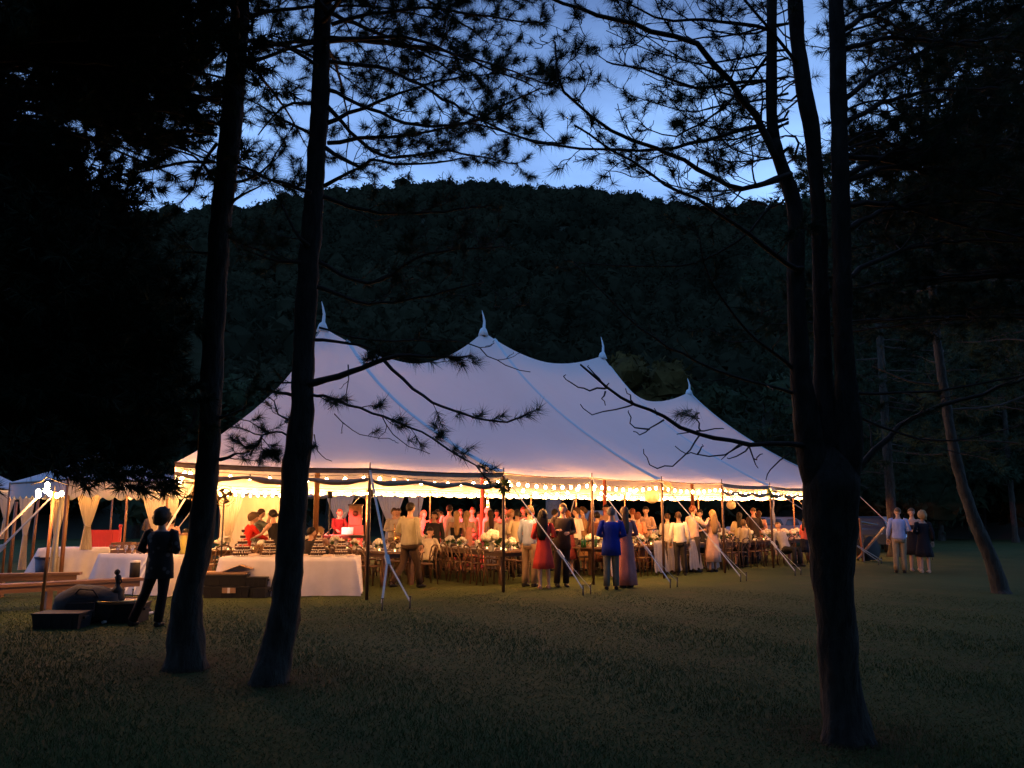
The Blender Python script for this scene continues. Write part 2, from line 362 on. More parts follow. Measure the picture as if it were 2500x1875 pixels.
# grass blades near the camera
n = 170000
rng = np.random.default_rng(11)
tt = 4.6 + 16 * rng.random(n) ** 1.5; uu = rng.uniform(-80, 2580, n)
gx = (uu - 1250) / FPX * tt; gy = (tt + CH * _s) / _c
h = rng.uniform(.012, .036, n) * np.clip((19.5 - tt) / 8, .02, 1) * (1 + .4 * np.sin(gx * 2.1 + gy * 1.3)); a = rng.uniform(0, 6.28, n); w = .0022 + tt * .0003
ln = rng.normal(0, .02, (n, 2))
P0 = np.stack([gx - np.cos(a) * w, gy - np.sin(a) * w, np.zeros(n)], 1); P1 = np.stack([gx + np.cos(a) * w, gy + np.sin(a) * w, np.zeros(n)], 1); P2 = np.stack([gx + ln[:, 0], gy + ln[:, 1], h], 1)
tag(obj('grass', tri_mesh('grass', np.stack([P0, P1, P2], 1).reshape(-1, 3), np.arange(n * 3).reshape(-1, 3), M['blade'])), 'short grass of the lawn under the pines', 'grass', kind='stuff')

# ------------------------------------------------------------------ the big sailcloth tent
DX, DY = .718, .696; OX, OY = -.18, 18.05
def L(s, p, z=0): return Vector((OX + DX * s - DY * p, OY + DY * s + DX * p, z))
def toL(x, y): a, b = x - OX, y - OY; return a * DX + b * DY, -a * DY + b * DX
PK = [(-.79, 6.2, 6.55, 7.26), (5.0, 6.2, 7.30, 8.0), (10.85, 6.2, 7.30, 8.0), (16.3, 6.2, 6.5, 7.08)]
FRONT = [(-6.2, 15.5, 2.56), (-2.78, 16.5, 2.5), (-.18, 18.05, 2.48), (1.89, 19.96, 2.46), (3.86, 21.8, 2.46), (5.88, 23.7, 2.46), (7.9, 25.9, 2.44), (10.0, 28.0, 2.44), (12.1, 29.95, 2.44)]
EV = [Vector(p) for p in FRONT] + [Vector((13.2, 32.6, 2.44))] + [L(21.3, 4.5, 2.44), L(20.8, 8.9, 2.45), L(18.8, 11.6, 2.47)] + [L(s, 12.4, 2.5) for s in (16.3, 13.4, 10.85, 7.9, 5.0, 2.1, -.8)] + [Vector((-9.75, 24.3, 2.5)), Vector((-8.5, 20.9, 2.52))]
NE = len(EV); SUB = 8; NR = 16
def ridge(s):
    s = max(PK[0][0], min(PK[3][0], s))
    for (a, b) in zip(PK, PK[1:]):
        if s <= b[0] + 1e-6:
            k = (s - a[0]) / (b[0] - a[0]); sad = min(a[2], b[2]) - .62
            if k < .5: return s, sad + (a[2] - sad) * (1 - 2 * k) ** 1.8
            return s, sad + (b[2] - sad) * (2 * k - 1) ** 1.8
def roof_pt(e, w):         # e: eave point, w: 0 at the ridge, 1 at the eave
    s, p = toL(e.x, e.y); rs, rz = ridge(s); rp = 6.2; r = L(rs, rp)
    k = 1 - w
    z = e.z + (rz - e.z) * (.80 * k ** 1.12 + .20 * k ** 4)
    x, y = r.x + (e.x - r.x) * w, r.y + (e.y - r.y) * w; g = math.sin(min(1, w) * math.pi) ** .5
    z += g * (.035 * noise.noise(Vector((x * .5, y * .5, 0))) + .022 * noise.noise(Vector((s * 1.6, p * 1.6, w * 1.2))))
    return Vector((x, y, z))
def eave_seg(i, k):        # along bay i, 0..1
    a, b = EV[i], EV[(i + 1) % NE]; p = a.lerp(b, k); c = L(7.5, 6.2)
    sag = 4 * k * (1 - k); inw = (Vector((c.x, c.y, 0)) - Vector((p.x, p.y, 0))).normalized() * .10 * sag
    return Vector((p.x + inw.x, p.y + inw.y, p.z - .03 * sag))
tent = thing('pole_tent', 'large white sailcloth tent with four pennant peaks, lit warm from inside', 'tent', L(7.5, 6.2)); TO = L(7.5, 6.2)
mb = MB(); loop = [eave_seg(i, j / SUB) for i in range(NE) for j in range(SUB)]; NL = len(loop)
for j in range(NR + 1):
    for e in loop: mb.v.append(tuple(roof_pt(e, (j / NR) ** 1.25)))
mb.f = [(j * NL + i, (j + 1) * NL + i, (j + 1) * NL + (i + 1) % NL, j * NL + (i + 1) % NL) for j in range(NR) for i in range(NL)]
mb.m = [0] * len(mb.f); mb.sm = [True] * len(mb.f)
obj('roof_canopy', mb, M['canvas'], tent, org=TO)
# seam bands from each peak to the poles
for e in [EV[i] for i in (2, 4, 6, 8, 15, 17, 19)] + [EV[10]]:
    mb = MB(); P = [roof_pt(e, (j / 24) ** 1.1) for j in range(25)]
    s, p = toL(e.x, e.y)
    for q, wd in ((P, .075),):
        vs = []
        for i, c in enumerate(q):
            d = (q[min(i + 1, 24)] - q[max(i - 1, 0)]).normalized(); sd = d.cross(Vector((0, 0, 1))).normalized()
            up = Vector((0, 0, .035)); ww = wd * .95 * (1 + 1.6 * (i / 24) ** 6)
            vs += [c + sd * ww + up * .5, c - sd * ww + up * .5, c + up * 1.4]
        mb.add(vs, [x for i in range(24) for x in ((3 * i, 3 * i + 2, 3 * i + 5, 3 * i + 3), (3 * i + 2, 3 * i + 1, 3 * i + 4, 3 * i + 5))], True)
    obj('seam_band', mb, M['band'], tent, org=TO)
for (s, p, z, zt) in PK:   # reinforced collar and curved pennant tip
    c = L(s, p); mb = MB(); hgt = zt - z
    mb.tube([c + Vector((0, 0, z - .12)), c + Vector((0, 0, z + .08)), c + Vector((.02, 0, z + .2 * hgt)), c + Vector((.03, 0, z + .5 * hgt)), c + Vector((-.01, 0, z + .78 * hgt)), c + Vector((-.05, 0, zt))],
            [.17, .10, .046, .036, .022, .003], 8)
    obj('pennant_tip', mb, M['band'], tent, org=TO)
    mb = MB().tube([c, c + Vector((0, 0, z + .1))], .07, 8); obj('centre_pole', mb, M['wood_pole'], tent, org=TO)
for i, e in enumerate(EV):
    if i == 0: continue
    mb = MB(); x, y = e.x, e.y
    mb.tube([(x, y, 0), (x, y, e.z - .05)], .034 if i in range(1, 9) else .03, 8); mb.tube([(x, y, e.z - .05), (x, y, e.z + .12)], .012, 5)
    obj('side_pole', mb, M['wood_dark'] if i < 9 else M['wood_pole'], tent, org=TO)
# eave edge rope and valance
mb = MB(); mb.tube(loop + [loop[0]], .014, 4); obj('eave_rope', mb, M['wood_dark'], tent, org=TO)
def valance(i, drop=.26, scal=True):
    mb = MB(); n = 40; vs = []
    for k in range(n + 1):
        e = eave_seg(i, k / n); d = drop * (.72 + .28 * abs(math.sin(k / n * math.pi * 5))) if scal else drop
        vs += [e + Vector((0, 0, -.005)), e + Vector((0, 0, -d))]
    mb.add(vs, [(2 * k, 2 * k + 1, 2 * k + 3, 2 * k + 2) for k in range(n)], True); return mb
for i in range(8, NE): obj('valance', valance(i), M['canvas'], tent, org=TO)
for i in (0, 1, 5, 6, 7):   # bundled sidewall tied up under the front eave
    mb = MB(); pa, ra = [], []
    for k in range(33):
        e = eave_seg(i, k / 32); f = abs(math.sin(k / 32 * math.pi * 3)); pa.append(e + Vector((0, 0, -.20 - .07 * f + .03 * noise.noise(e * 3)))); ra.append(.028 + .030 * f + .02 * noise.noise(e * 5))
    mb.tube(pa, ra, 8); obj('rolled_sidewall', mb, M['roll'], tent, org=TO)
    mb = MB(); vs = []
    for k in range(33): e = eave_seg(i, k / 32); vs += [e + Vector((0, 0, .012)), e + Vector((0, 0, -.085))]
    mb.add(vs, [(2 * k, 2 * k + 1, 2 * k + 3, 2 * k + 2) for k in range(32)]); obj('eave_band', mb, M['roll'], tent, org=TO)

# festoon strings
bulb_mb = MB().ball((0, 0, -.045), .030, 8, 6, (1, 1, 1.25)); bulb_me = bulb_mb.mesh('bulb', M['bulb'])
sock_me = MB().tube([(0, 0, .0), (0, 0, .035)], .013, 6).mesh('bulb_socket', M['cable'])
cenT = L(7.5, 6.2)
def festoon(a, b, n, label, sag=.08, group='festoon strings inside the big tent'):
    a, b = Vector(a), Vector(b); t = thing('festoon_string', label, 'string lights', a, 0, group)
    f = lambda k: a.lerp(b, k) - Vector((0, 0, sag * 4 * k * (1 - k)))
    obj('cable', MB().tube([f(k / 10) for k in range(11)], .006, 4), M['cable'], t, org=a)
    for k in range(n):
        p = f((k + .5) / n) - a
        o = obj('bulb', bulb_me, None, t, loc=p - Vector((0, 0, .03))); obj('bulb_socket', sock_me, None, o)
    return t
def inset(e, d, dz): 
    v = Vector((cenT.x - e.x, cenT.y - e.y, 0)).normalized() * d; return Vector((e.x + v.x, e.y + v.y, e.z + dz))
ordn = ['first', 'second', 'third', 'fourth', 'fifth', 'sixth', 'seventh', 'eighth', 'ninth', 'tenth', 'eleventh', 'twelfth', 'thirteenth', 'fourteenth', 'fifteenth', 'sixteenth', 'seventeenth', 'eighteenth', 'nineteenth', 'twentieth'] + ['%d%s' % (i, {1: 'st', 2: 'nd', 3: 'rd'}.get(i % 10, 'th')) for i in range(21, 80)]
for i in range(8):
    festoon(inset(EV[i], .12, -.10), inset(EV[i + 1], .12, -.10), 10, 'warm bulbs along the front eave of the big tent, %s bay from left' % ordn[i])
for q, i in enumerate(range(NE - 1, 7, -1)):
    a, b = EV[(i + 1) % NE], EV[i]
    festoon(inset(a, .22, -.10), inset(b, .22, -.10), max(6, int((a - b).length / .33)), 'warm bulbs along the rear eave of the big tent, %s bay from left' % ordn[q], .03)
for i, (j, k) in enumerate(((2, 3), (3, 4))):
    festoon(inset(EV[j], .2, -.12), inset(EV[k], 1.1, -.12), 7, 'second lower string of bulbs drooping in the open front bay %s' % ('right of the evergreen spray' if i == 0 else 'left of the paper lantern'), .22)
for i, idx in enumerate((15, 17, 18)):
    e = EV[idx]; festoon(inset(e, .1, -.25), inset(e, .1, -1.1), 4, 'short vertical string of bulbs hanging on a rear tent pole, %s from the right' % ordn[i], 0)

# guy straps of the front poles
def guy(name, top, mid, stakes, label, w=.042, m='strap', group='guy straps of the big tent'):
    t = thing('guy_strap', label, 'tent guy', (stakes[0].x, stakes[0].y, 0), 0, group); o = t.location.copy()
    obj('strap', MB().bar(top, mid, w, .012), M[m], t, org=o)
    obj('ratchet', MB().bar(mid + (top - mid).normalized() * .1, mid - (top - mid).normalized() * .1, w * 1.9, .05), M['strap'], t, org=o)
    for s in stakes:
        h = Vector((s.x, s.y, .13)); obj('strap', MB().bar(mid, h, w * .9, .01), M[m], t, org=o)
        sk = MB().tube([Vector((s.x, s.y, -.1)), Vector((s.x + .01, s.y, .2))], .014, 6); sk.tube([Vector((s.x + .01, s.y, .2)), Vector((s.x + .01, s.y, .215))], .024, 8)
        obj('stake', sk, M['steel'], t, org=o)
GY = [(1, (932, 1492), (1000, 1486), 'pale guy strap forking to two stakes in front of the walking man'), (2, (1423, 1454), (1441, 1451), 'pale guy strap crossing the woman in the red dress'), (3, (1636, 1436), (1653, 1433), 'pale guy strap crossing the blue shirted man towards the chair throws'),
      (4, (1808, 1421), (1822, 1419), 'pale guy strap running down from the paper lantern pole'), (5, (1941, 1406), (1955, 1404), 'pale guy strap ending just left of the big pine'), (6, (2145, 1380), (2152, 1377), 'pale guy strap landing right of the big pine')]
for i, a, b, lb in GY:
    top = EV[i] + Vector((0, 0, -.03)); A, B = gr(*a), gr(*b); g = (A + B) / 2; mid = top.lerp(Vector((g.x, g.y, .1)), .70)
    guy('guy', top, mid, [A, B], lb)
top = EV[8] + Vector((0, 0, -.03)); A = top + Vector((2.6, .4, 0)); A.z = 0; A2 = A + Vector((.15, -.1, 0))
guy('guy', top, top.lerp(A, .7), [A, A2], 'short guy strap just left of the three guests on the lawn')
for j, i in enumerate((10, 13, 15, 17, 19)):
    e = EV[i]; v = Vector((e.x - cenT.x, e.y - cenT.y, 0)).normalized(); g = Vector((e.x, e.y, 0)) + v * 1.9; sd = Vector((-v.y, v.x, 0)) * (.9 if j % 2 else -.9)
    guy('guy', e, e.lerp(g + sd + Vector((0, 0, .1)), .7), [g + sd, g + sd + Vector((.12, .05, 0))], 'guy strap slanting down behind the dance floor, %s from the right' % ordn[j])

# spray, flowers and lanterns hung on the poles
def foliage_bunch(name, label, cat, c, r, n, m, flowers=0, group=None):
    t = thing(name, label, cat, c, 0, group); mb = MB()
    for k in range(n):
        d = Vector(rng.normal(size=3)); d.normalize(); d.z *= .9; s = Vector(rng.normal(size=3)).cross(d); s.normalize(); b = d * r * rng.uniform(.1, .5); e = d * r * rng.uniform(.7, 1.2)
        mb.add([b - s * .006, (b + e) / 2 + s * r * .11, e, (b + e) / 2 - s * r * .11], [(0, 1, 2, 3)])
    obj('leaves', mb, M[m], t)
    if flowers:
        f = MB()
        for k in range(flowers):
            d = Vector(rng.normal(size=3)); d.normalize(); d.z = abs(d.z); f.ball(d * r * .75, r * rng.uniform(.22, .36), 7, 5)
        obj('blooms', f, M['flower'], t)
    return t
foliage_bunch('evergreen_spray', 'dark evergreen spray tied to the second front tent pole', 'spray', EV[2] + Vector((.0, -.05, -.28)), .21, 150, 'needle')
foliage_bunch('hanging_flowers', 'white flowers and ribbon tied high on the sixth front pole', 'flowers', EV[6] + Vector((0, -.05, -.22)), .2, 40, 'green', 9)
t = thing('ribbon', 'long pale ribbon hanging under the white pole flowers', 'ribbon', EV[6] + Vector((.02, -.07, -.35)))
mb = MB(); vs = []
for k in range(9): z = -k * .1; vs += [(.02 * math.sin(k), 0, z), (.07 + .02 * math.sin(k * 1.3), .01, z)]
mb.add(vs, [(2 * k, 2 * k + 1, 2 * k + 3, 2 * k + 2) for k in range(8)], True); obj('ribbon_tail', mb, M['drape'], t)
def lantern(c, r, label):
    t = thing('paper_lantern', label, 'lantern', c, 0, 'paper lanterns'); mb = MB(); n = 14
    pr = []
    for i in range(n + 1):
        a = math.pi * (.06 + .88 * i / n); pr.append((math.sin(a) * r * (1 + (.02 if i % 2 else -.01)), -math.cos(a) * r * .92))
    mb.lathe(pr, (0, 0, 0), 20); obj('paper_shade', mb, M['paper'], t)
    obj('hanging_wire', MB().tube([(0, 0, r * .9), (0, 0, r * .9 + .35)], .004, 4), M['cable'], t)
lantern(at(1592, 1212, 22.6), .20, 'large paper lantern glowing beside the fourth front pole'); lantern(at(1785, 1233, 26.2), .145, 'small round paper lantern hanging right of the fifth front pole')
lantern(at(1628, 1190, 24.0), .17, 'upper paper lantern close under the canopy right of the large one')

# ------------------------------------------------------------------ pines
def rv(): 
    v = Vector(rng.normal(size=3)); v.normalize(); return v
class Pine:
    def __init__(s, label, base, needle='needle', group='tall pines in the foreground'):
        s.base = Vector(base); s.t = thing('pine_tree', label, 'pine tree', s.base, 0, group); s.wood = MB(); s.trunk = MB(); s.tufts = []; s.nm = needle
    def stem(s, pts, n=14, rough=.13):
        n = n * 2 if n >= 12 else n
        """pts: (Vector, radius); resampled and roughened like bark"""
        P, Rr = [], []
        for (a, ra), (b, rb) in zip(pts, pts[1:]):
            m = max(2, int((b - a).length / .055))
            for k in range(m): P.append(a.lerp(b, k / m)); Rr.append(ra + (rb - ra) * k / m)
        P.append(pts[-1][0]); Rr.append(pts[-1][1])
        for _ in range(3):
            P = [P[0]] + [(P[i - 1] + P[i] * 2 + P[i + 1]) / 4 for i in range(1, len(P) - 1)] + [P[-1]]
            Rr = [Rr[0]] + [(Rr[i - 1] + Rr[i] * 2 + Rr[i + 1]) / 4 for i in range(1, len(Rr) - 1)] + [Rr[-1]]
        k0 = len(s.trunk.v); s.trunk.tube(P, Rr, n)
        for i in range(len(P)):
            for j in range(n):
                q = k0 + i * n + j; v = Vector(s.trunk.v[q]); d = v - P[i]; r = Rr[i]
                f = 1 + rough * noise.noise(Vector((v.x * 7, v.y * 7, v.z * 4))) * 1.3 - rough * .75 * abs(noise.noise(Vector((v.x * 24, v.y * 24, v.z * 6)))) + rough * .4 * noise.noise(Vector((v.x * 50, v.y * 50, v.z * 22)))
                s.trunk.v[q] = tuple(P[i] + d * f)
    def branch(s, pts, r0, r1, side=1.0, tuft=.6, slen=.55, lvl=2, sp=.16, start=.12, tl=.12, n=6, endt=True, up=.35):
        P = [Vector(p) for p in pts]
        # smooth resample (Catmull-Rom)
        Q = []
        for i in range(len(P) - 1):
            a, b, c, d = P[max(i - 1, 0)], P[i], P[i + 1], P[min(i + 2, len(P) - 1)]
            m = max(2, int((c - b).length / .12))
            for k in range(m):
                t = k / m; Q.append(.5 * ((2 * b) + (c - a) * t + (2 * a - 5 * b + 4 * c - d) * t * t + (3 * b - a - 3 * c + d) * t ** 3))
        Q.append(P[-1]); L_ = len(Q)
        jit = .012 if lvl >= 2 else .008
        Q = [q + rv() * jit if 0 < i < L_ - 1 else q for i, q in enumerate(Q)]
        s.wood.tube(Q, [(r0 + (r1 - r0) * (i / (L_ - 1)) ** .8) * (1 + .15 * rng.random()) for i in range(L_)], n)
        cum = [0]
        for a, b in zip(Q, Q[1:]): cum.append(cum[-1] + (b - a).length)
        T = cum[-1]; d = T * start; pln = rv()
        if endt and rng.random() < tuft + .2:
            s.tufts.append((Q[-1], (Q[-1] - Q[-2]).normalized(), tl))
            for q in range(2, min(5, L_ - 1)):
                if rng.random() < .55: s.tufts.append((Q[-q], (Q[-q] - Q[-q - 1]).normalized(), tl * .8))
        if lvl <= 0 or side <= 0: return
        sgn = 1
        while d < T:
            i = next(k for k in range(len(cum)) if cum[k] >= d); i = max(1, i); tan = (Q[i] - Q[i - 1]).normalized()
            sd = tan.cross(Vector((0, 0, 1))); 
            if sd.length < .1: sd = tan.orthogonal()
            sd.normalize(); sgn = -sgn; upv = sd.cross(tan)
            a = rng.uniform(.6, 1.15); w = rng.uniform(-.5, .9)
            dr = (tan * math.cos(a) + (sd * sgn * rng.uniform(.5, 1) + upv * w).normalized() * math.sin(a)).normalized()
            ln = slen * rng.uniform(.45, 1.25) * (1 - .45 * d / T); p = Q[i]
            c1 = p + dr * ln * .4 + rv() * ln * .06; c2 = c1 + (dr + Vector((0, 0, up * rng.uniform(-.8, 1.6))) + rv() * .22).normalized() * ln * .35
            c3 = c2 + (dr + Vector((0, 0, up * rng.uniform(-.2, 2.4))) + rv() * .3).normalized() * ln * .3
            rr = max(.0035, (r0 + (r1 - r0) * d / T) * .36)
            s.branch([p, c1, c2, c3], rr, .0025, side * .8, tuft, slen * .45, lvl - 1, sp * .75, .3, tl, 4, True, up)
            if rng.random() < tuft * .5: s.tufts.append((c2, dr, tl * .9))
            d += sp * rng.uniform(.5, 1.6) / max(.1, side)
    def cone(s, p):
        s.wood.lathe([(.002, 0), (.016, -.012), (.022, -.035), (.015, -.06), (.002, -.075)], p, 6)
    def done(s, K=26, w=.0022, dark=None):
        obj('trunk', s.trunk, M['bark'], s.t, org=s.base)
        if s.wood.v: obj('branches', s.wood, M['twig'], s.t, org=s.base)
        if s.tufts:
            n = len(s.tufts); p = np.repeat(np.array([t[0] for t in s.tufts]) - np.array(s.base), K, 0); d = np.repeat(np.array([t[1] for t in s.tufts]), K, 0); l = np.repeat(np.array([t[2] for t in s.tufts]), K)
            N = n * K; r = rng.normal(size=(N, 3)); r -= d * (r * d).sum(1)[:, None]; r /= np.linalg.norm(r, axis=1)[:, None]
            ph = rng.uniform(.25, 1.45, N)[:, None]; q = d * np.cos(ph) + r * np.sin(ph)
            b = p - d * (rng.random(N) * l * .55)[:, None]; q[:, 2] -= .12; tip = b + q * (l * rng.uniform(.75, 1.1, N))[:, None]
            sd = np.cross(q, rng.normal(size=(N, 3))); sd /= np.linalg.norm(sd, axis=1)[:, None]; sd *= w
            V = np.stack([b - sd, b + sd, tip], 1).reshape(-1, 3)
            tag(obj('needles', tri_mesh('needles', V, np.arange(N * 3).reshape(-1, 3), M[s.nm]), None, s.t), kind='stuff')
def AT(l): return [at(u, v, t) for u, v, t in l]
def wpx(l): return [(at(u, v, t), .93 * w / FPX * t / 2) for u, v, t, w in l]

# trunk A: left of the pair
A = Pine('crooked dark pine trunk rising just right of the woman in the floral blouse', gr(455, 1618))
tA = 9.0
A.stem(wpx([(455, 1635, 8.95, 122), (456, 1600, 8.95, 98), (453, 1530, tA, 88), (456, 1464, tA, 72), (470, 1401, tA, 70), (486, 1337, tA, 70), (496, 1253, tA, 66), (505, 1169, tA, 60), (511, 1084, tA, 57), (515, 1000, tA, 56), (521, 820, tA + .1, 56),
             (532, 622, tA + .2, 55), (541, 508, tA + .3, 54), (556, 395, tA + .4, 55), (571, 226, tA + .5, 56), (582, 100, tA + .6, 50), (590, -60, tA + .7, 46), (600, -400, tA + .9, 36), (604, -900, tA + 1.2, 20)]), 16)
B = Pine('thick dark pine trunk standing in front of the dessert table', gr(665, 1662))
tB = 8.3
B.stem(wpx([(655, 1682, 8.2, 124), (660, 1650, 8.2, 96), (678, 1591, tB, 84), (692, 1506, tB, 80), (702, 1422, tB, 76), (710, 1337, tB, 74), (716, 1253, tB, 71), (719, 1169, tB, 72), (730, 1084, tB, 70), (738, 1000, tB, 58), (742, 850, tB + .1, 55), (755, 621, tB + .2, 55), (765, 508, tB + .3, 52),
             (775, 339, tB + .4, 47), (783, 198, tB + .5, 46), (788, 60, tB + .6, 46), (790, -100, tB + .7, 42), (795, -500, tB + .9, 32), (800, -1000, tB + 1.2, 16)]), 16)
C = Pine('large pine with three dark stems dividing above its trunk, right side', gr(2068, 1800))
tC = 6.15
C.stem(wpx([(2070, 1835, 6.1, 175), (2068, 1800, 6.1, 138), (2060, 1740, tC, 112), (2050, 1664, tC, 100), (2044, 1546, tC, 95), (2032, 1429, tC, 100), (2030, 1312, tC, 124), (2029, 1194, tC, 148), (2027, 1150, tC + .03, 140), (2026, 1100, tC + .1, 100), (2024, 1070, tC + .14, 40)]), 20)
C.stem(wpx([(2005, 1230, tC, 60), (1984, 1130, tC, 76), (1970, 1020, tC, 70), (1956, 930, tC, 58), (1951, 860, tC, 50), (1944, 700, tC + .05, 44), (1942, 508, tC + .1, 42), (1925, 450, tC + .1, 38), (1905, 400, tC + .1, 34), (1888, 340, tC + .1, 32)]), 12)
C.stem(wpx([(1890, 345, tC + .1, 32), (1883, 282, tC + .1, 30), (1884, 140, tC + .1, 30), (1885, 0, tC + .15, 28), (1886, -300, tC + .2, 22), (1890, -800, tC + .3, 10)]), 10)
C.stem(wpx([(2022, 1200, tC, 80), (2015, 1080, tC + .1, 86), (2014, 990, tC + .1, 66), (2010, 904, tC + .15, 46), (2004, 700, tC + .15, 42), (1997, 500, tC + .15, 38), (1985, 330, tC + .15, 42), (1960, 200, tC + .15, 42), (1947, 100, tC + .2, 40), (1938, -50, tC + .2, 38), (1930, -400, tC + .3, 28), (1920, -900, tC + .4, 12)]), 12)
C.stem(wpx([(2048, 1240, tC, 70), (2068, 1120, tC, 80), (2070, 1010, tC, 72), (2063, 920, tC, 58), (2060, 860, tC, 50), (2055, 600, tC, 46), (2052, 440, tC, 46), (2047, 226, tC + .05, 42), (2041, 0, tC + .1, 40), (2038, -400, tC + .2, 28), (2030, -900, tC + .3, 12)]), 12)
0 and C.stem(wpx([(1960, 470, tC + .1, 26), (1985, 420, tC + .2, 24), (2000, 330, tC + .3, 22), (1990, 200, tC + .5, 20)]), 8)
D = Pine('slender pine leaning left behind the three guests on the lawn', gr(2441, 1447), 'needle_dark')
D.stem(wpx([(2450, 1466, 17.3, 66), (2444, 1447, 17.4, 46), (2422, 1370, 17.5, 38), (2395, 1310, 17.6, 36), (2372, 1250, 17.7, 32), (2357, 1208, 17.8, 30), (2342, 1154, 17.9, 28), (2323, 1076, 18, 26), (2306, 960, 18.2, 24), (2290, 850, 18.4, 22), (2270, 640, 18.8, 20), (2262, 400, 19, 17), (2260, 100, 19.2, 12)]), 10)

# named limbs of C towards the left (bare or thinly needled)
kw = dict(side=1.0, tuft=.22, slen=.52, lvl=3, sp=.2)
C.branch(AT([(1960, 1087, 6.1), (1833, 1084, 5.9), (1707, 1057, 5.8), (1621, 1021, 5.7), (1548, 985, 5.6), (1480, 949, 5.5), (1417, 890, 5.4)]), .021, .006, 0, 0, endt=False)
for tw in ([(1478, 949, 5.5), (1440, 950, 5.45), (1408, 948, 5.4), (1383, 925, 5.35), (1381, 915, 5.3)], [(1548, 987, 5.6), (1503, 1003, 5.5), (1444, 1010, 5.5), (1417, 987, 5.4)], [(1621, 1025, 5.7), (1585, 1048, 5.7), (1566, 1062, 5.6), (1546, 1053, 5.6)],
           [(1585, 1048, 5.7), (1550, 1040, 5.6), (1537, 1020, 5.6), (1535, 1002, 5.6)], [(1709, 1061, 5.8), (1684, 1098, 5.7), (1643, 1134, 5.6), (1603, 1141, 5.6), (1575, 1116, 5.5), (1571, 1096, 5.5)], [(1820, 1082, 5.9), (1765, 1111, 5.8), (1702, 1111, 5.7), (1675, 1105, 5.7), (1648, 1089, 5.7)],
           [(1702, 1110, 5.7), (1712, 1092, 5.7), (1714, 1085, 5.7)], [(1833, 1084, 5.9), (1797, 1116, 5.8), (1775, 1118, 5.8)], [(1811, 1080, 5.9), (1761, 1122, 5.8)], [(1829, 1089, 5.9), (1842, 1125, 5.8), (1851, 1143, 5.8)], [(1928, 1107, 6), (1883, 1147, 5.9), (1870, 1172, 5.9)],
           [(1709, 1057, 5.8), (1652, 1060, 5.8)], [(1711, 1053, 5.8), (1708, 1035, 5.8), (1695, 1020, 5.8), (1675, 1012, 5.8), (1657, 1012, 5.8)], [(1545, 983, 5.6), (1540, 968, 5.6), (1527, 948, 5.6)], [(1480, 946, 5.5), (1462, 925, 5.5), (1440, 900, 5.5), (1437, 892, 5.5)],
           [(1621, 1018, 5.7), (1600, 1010, 5.7), (1597, 997, 5.7)], [(1840, 1120, 5.8), (1852, 1118, 5.8), (1862, 1108, 5.8)], [(1478, 955, 5.5), (1472, 975, 5.5), (1478, 990, 5.5)], [(1480, 949, 5.5), (1487, 935, 5.5)], [(1700, 1052, 5.8), (1745, 1045, 5.8), (1768, 1047, 5.8)]):
    C.branch(AT(tw), .0062, .0028, 0, 0, endt=False, n=5)
for p in ((1672, 1008, 5.8), (1655, 1012, 5.8), (1690, 1016, 5.8)): C.tufts += [(at(*p), Vector((-.8, 0, d)).normalized(), .11) for d in (.3, -.4)]
C.branch(AT([(1960, 655, 6.15), (1917, 644, 6.1), (1860, 599, 6), (1792, 548, 5.9), (1702, 486, 5.8), (1589, 429, 5.7), (1493, 362, 5.6), (1402, 305, 5.5)]), .020, .006, **kw)
C.branch(AT([(1930, 425, 6.2), (1880, 445, 6.1), (1815, 458, 6), (1741, 435, 6), (1668, 390, 5.9), (1600, 362, 5.8), (1493, 316, 5.7), (1408, 254, 5.6), (1363, 192, 5.5), (1355, 102, 5.5)]), .023, .006, **kw)
C.branch(AT([(1741, 437, 6), (1700, 470, 6), (1645, 470, 6)]), .008, .004, side=.7, tuft=.2, slen=.3, lvl=1)
C.branch(AT([(1850, 308, 6.2), (1759, 333, 6.1), (1645, 359, 6), (1476, 367, 5.8), (1363, 356, 5.7), (1250, 328, 5.6), (1150, 300, 5.6)]), .016, .005, side=.9, tuft=.28, slen=.5, lvl=2, sp=.2)
C.branch([a for a in AT([(1905, 400, 6.22), (1870, 330, 6.2), (1843, 282, 6.2), (1780, 200, 6.1), (1700, 110, 6), (1590, 73, 5.9), (1420, 23, 5.8), (1300, -20, 5.7)])], .030, .009, side=.9, tuft=.35, slen=.5, lvl=2, sp=.2)
C.branch(AT([(1883, 198, 6.3), (1815, 198, 6.2), (1702, 215, 6.1), (1612, 181, 6), (1532, 164, 5.9), (1480, 150, 5.9)]), .014, .005, side=1, tuft=.45, slen=.4, lvl=2, sp=.18)
C.branch(AT([(1880, 74, 6.3), (1759, 51, 6.2), (1645, 48, 6.1), (1560, 23, 6), (1480, -20, 6)]), .015, .005, side=1, tuft=.4, slen=.45, lvl=2, sp=.18)
C.branch(AT([(1880, 130, 6.3), (1780, 250, 6.6), (1650, 330, 6.9), (1560, 300, 7.1)]), .012, .004, side=1, tuft=.3, slen=.5, lvl=2, sp=.2)
C.branch(AT([(1950, 160, 6.3), (1850, 40, 6.2), (1790, -40, 6.2)]), .014, .008, side=1, tuft=.3, slen=.5, lvl=2)
C.branch(AT([(1885, 500, 6.2), (1800, 590, 6.1), (1700, 640, 6.1), (1560, 650, 6), (1400, 640, 6)]), .010, .004, side=.5, tuft=.08, slen=.5, lvl=1)
C.branch(AT([(1940, 905, 6.15), (1850, 830, 6.0), (1770, 740, 5.9), (1720, 640, 5.8), (1700, 560, 5.8)]), .014, .004, side=.5, tuft=.05, slen=.5, lvl=2)
C.branch(AT([(1935, 960, 6.15), (1830, 930, 6.0), (1700, 880, 5.9), (1560, 800, 5.8), (1400, 640, 5.8)]), .012, .004, side=.5, tuft=.03, slen=.5, lvl=1)
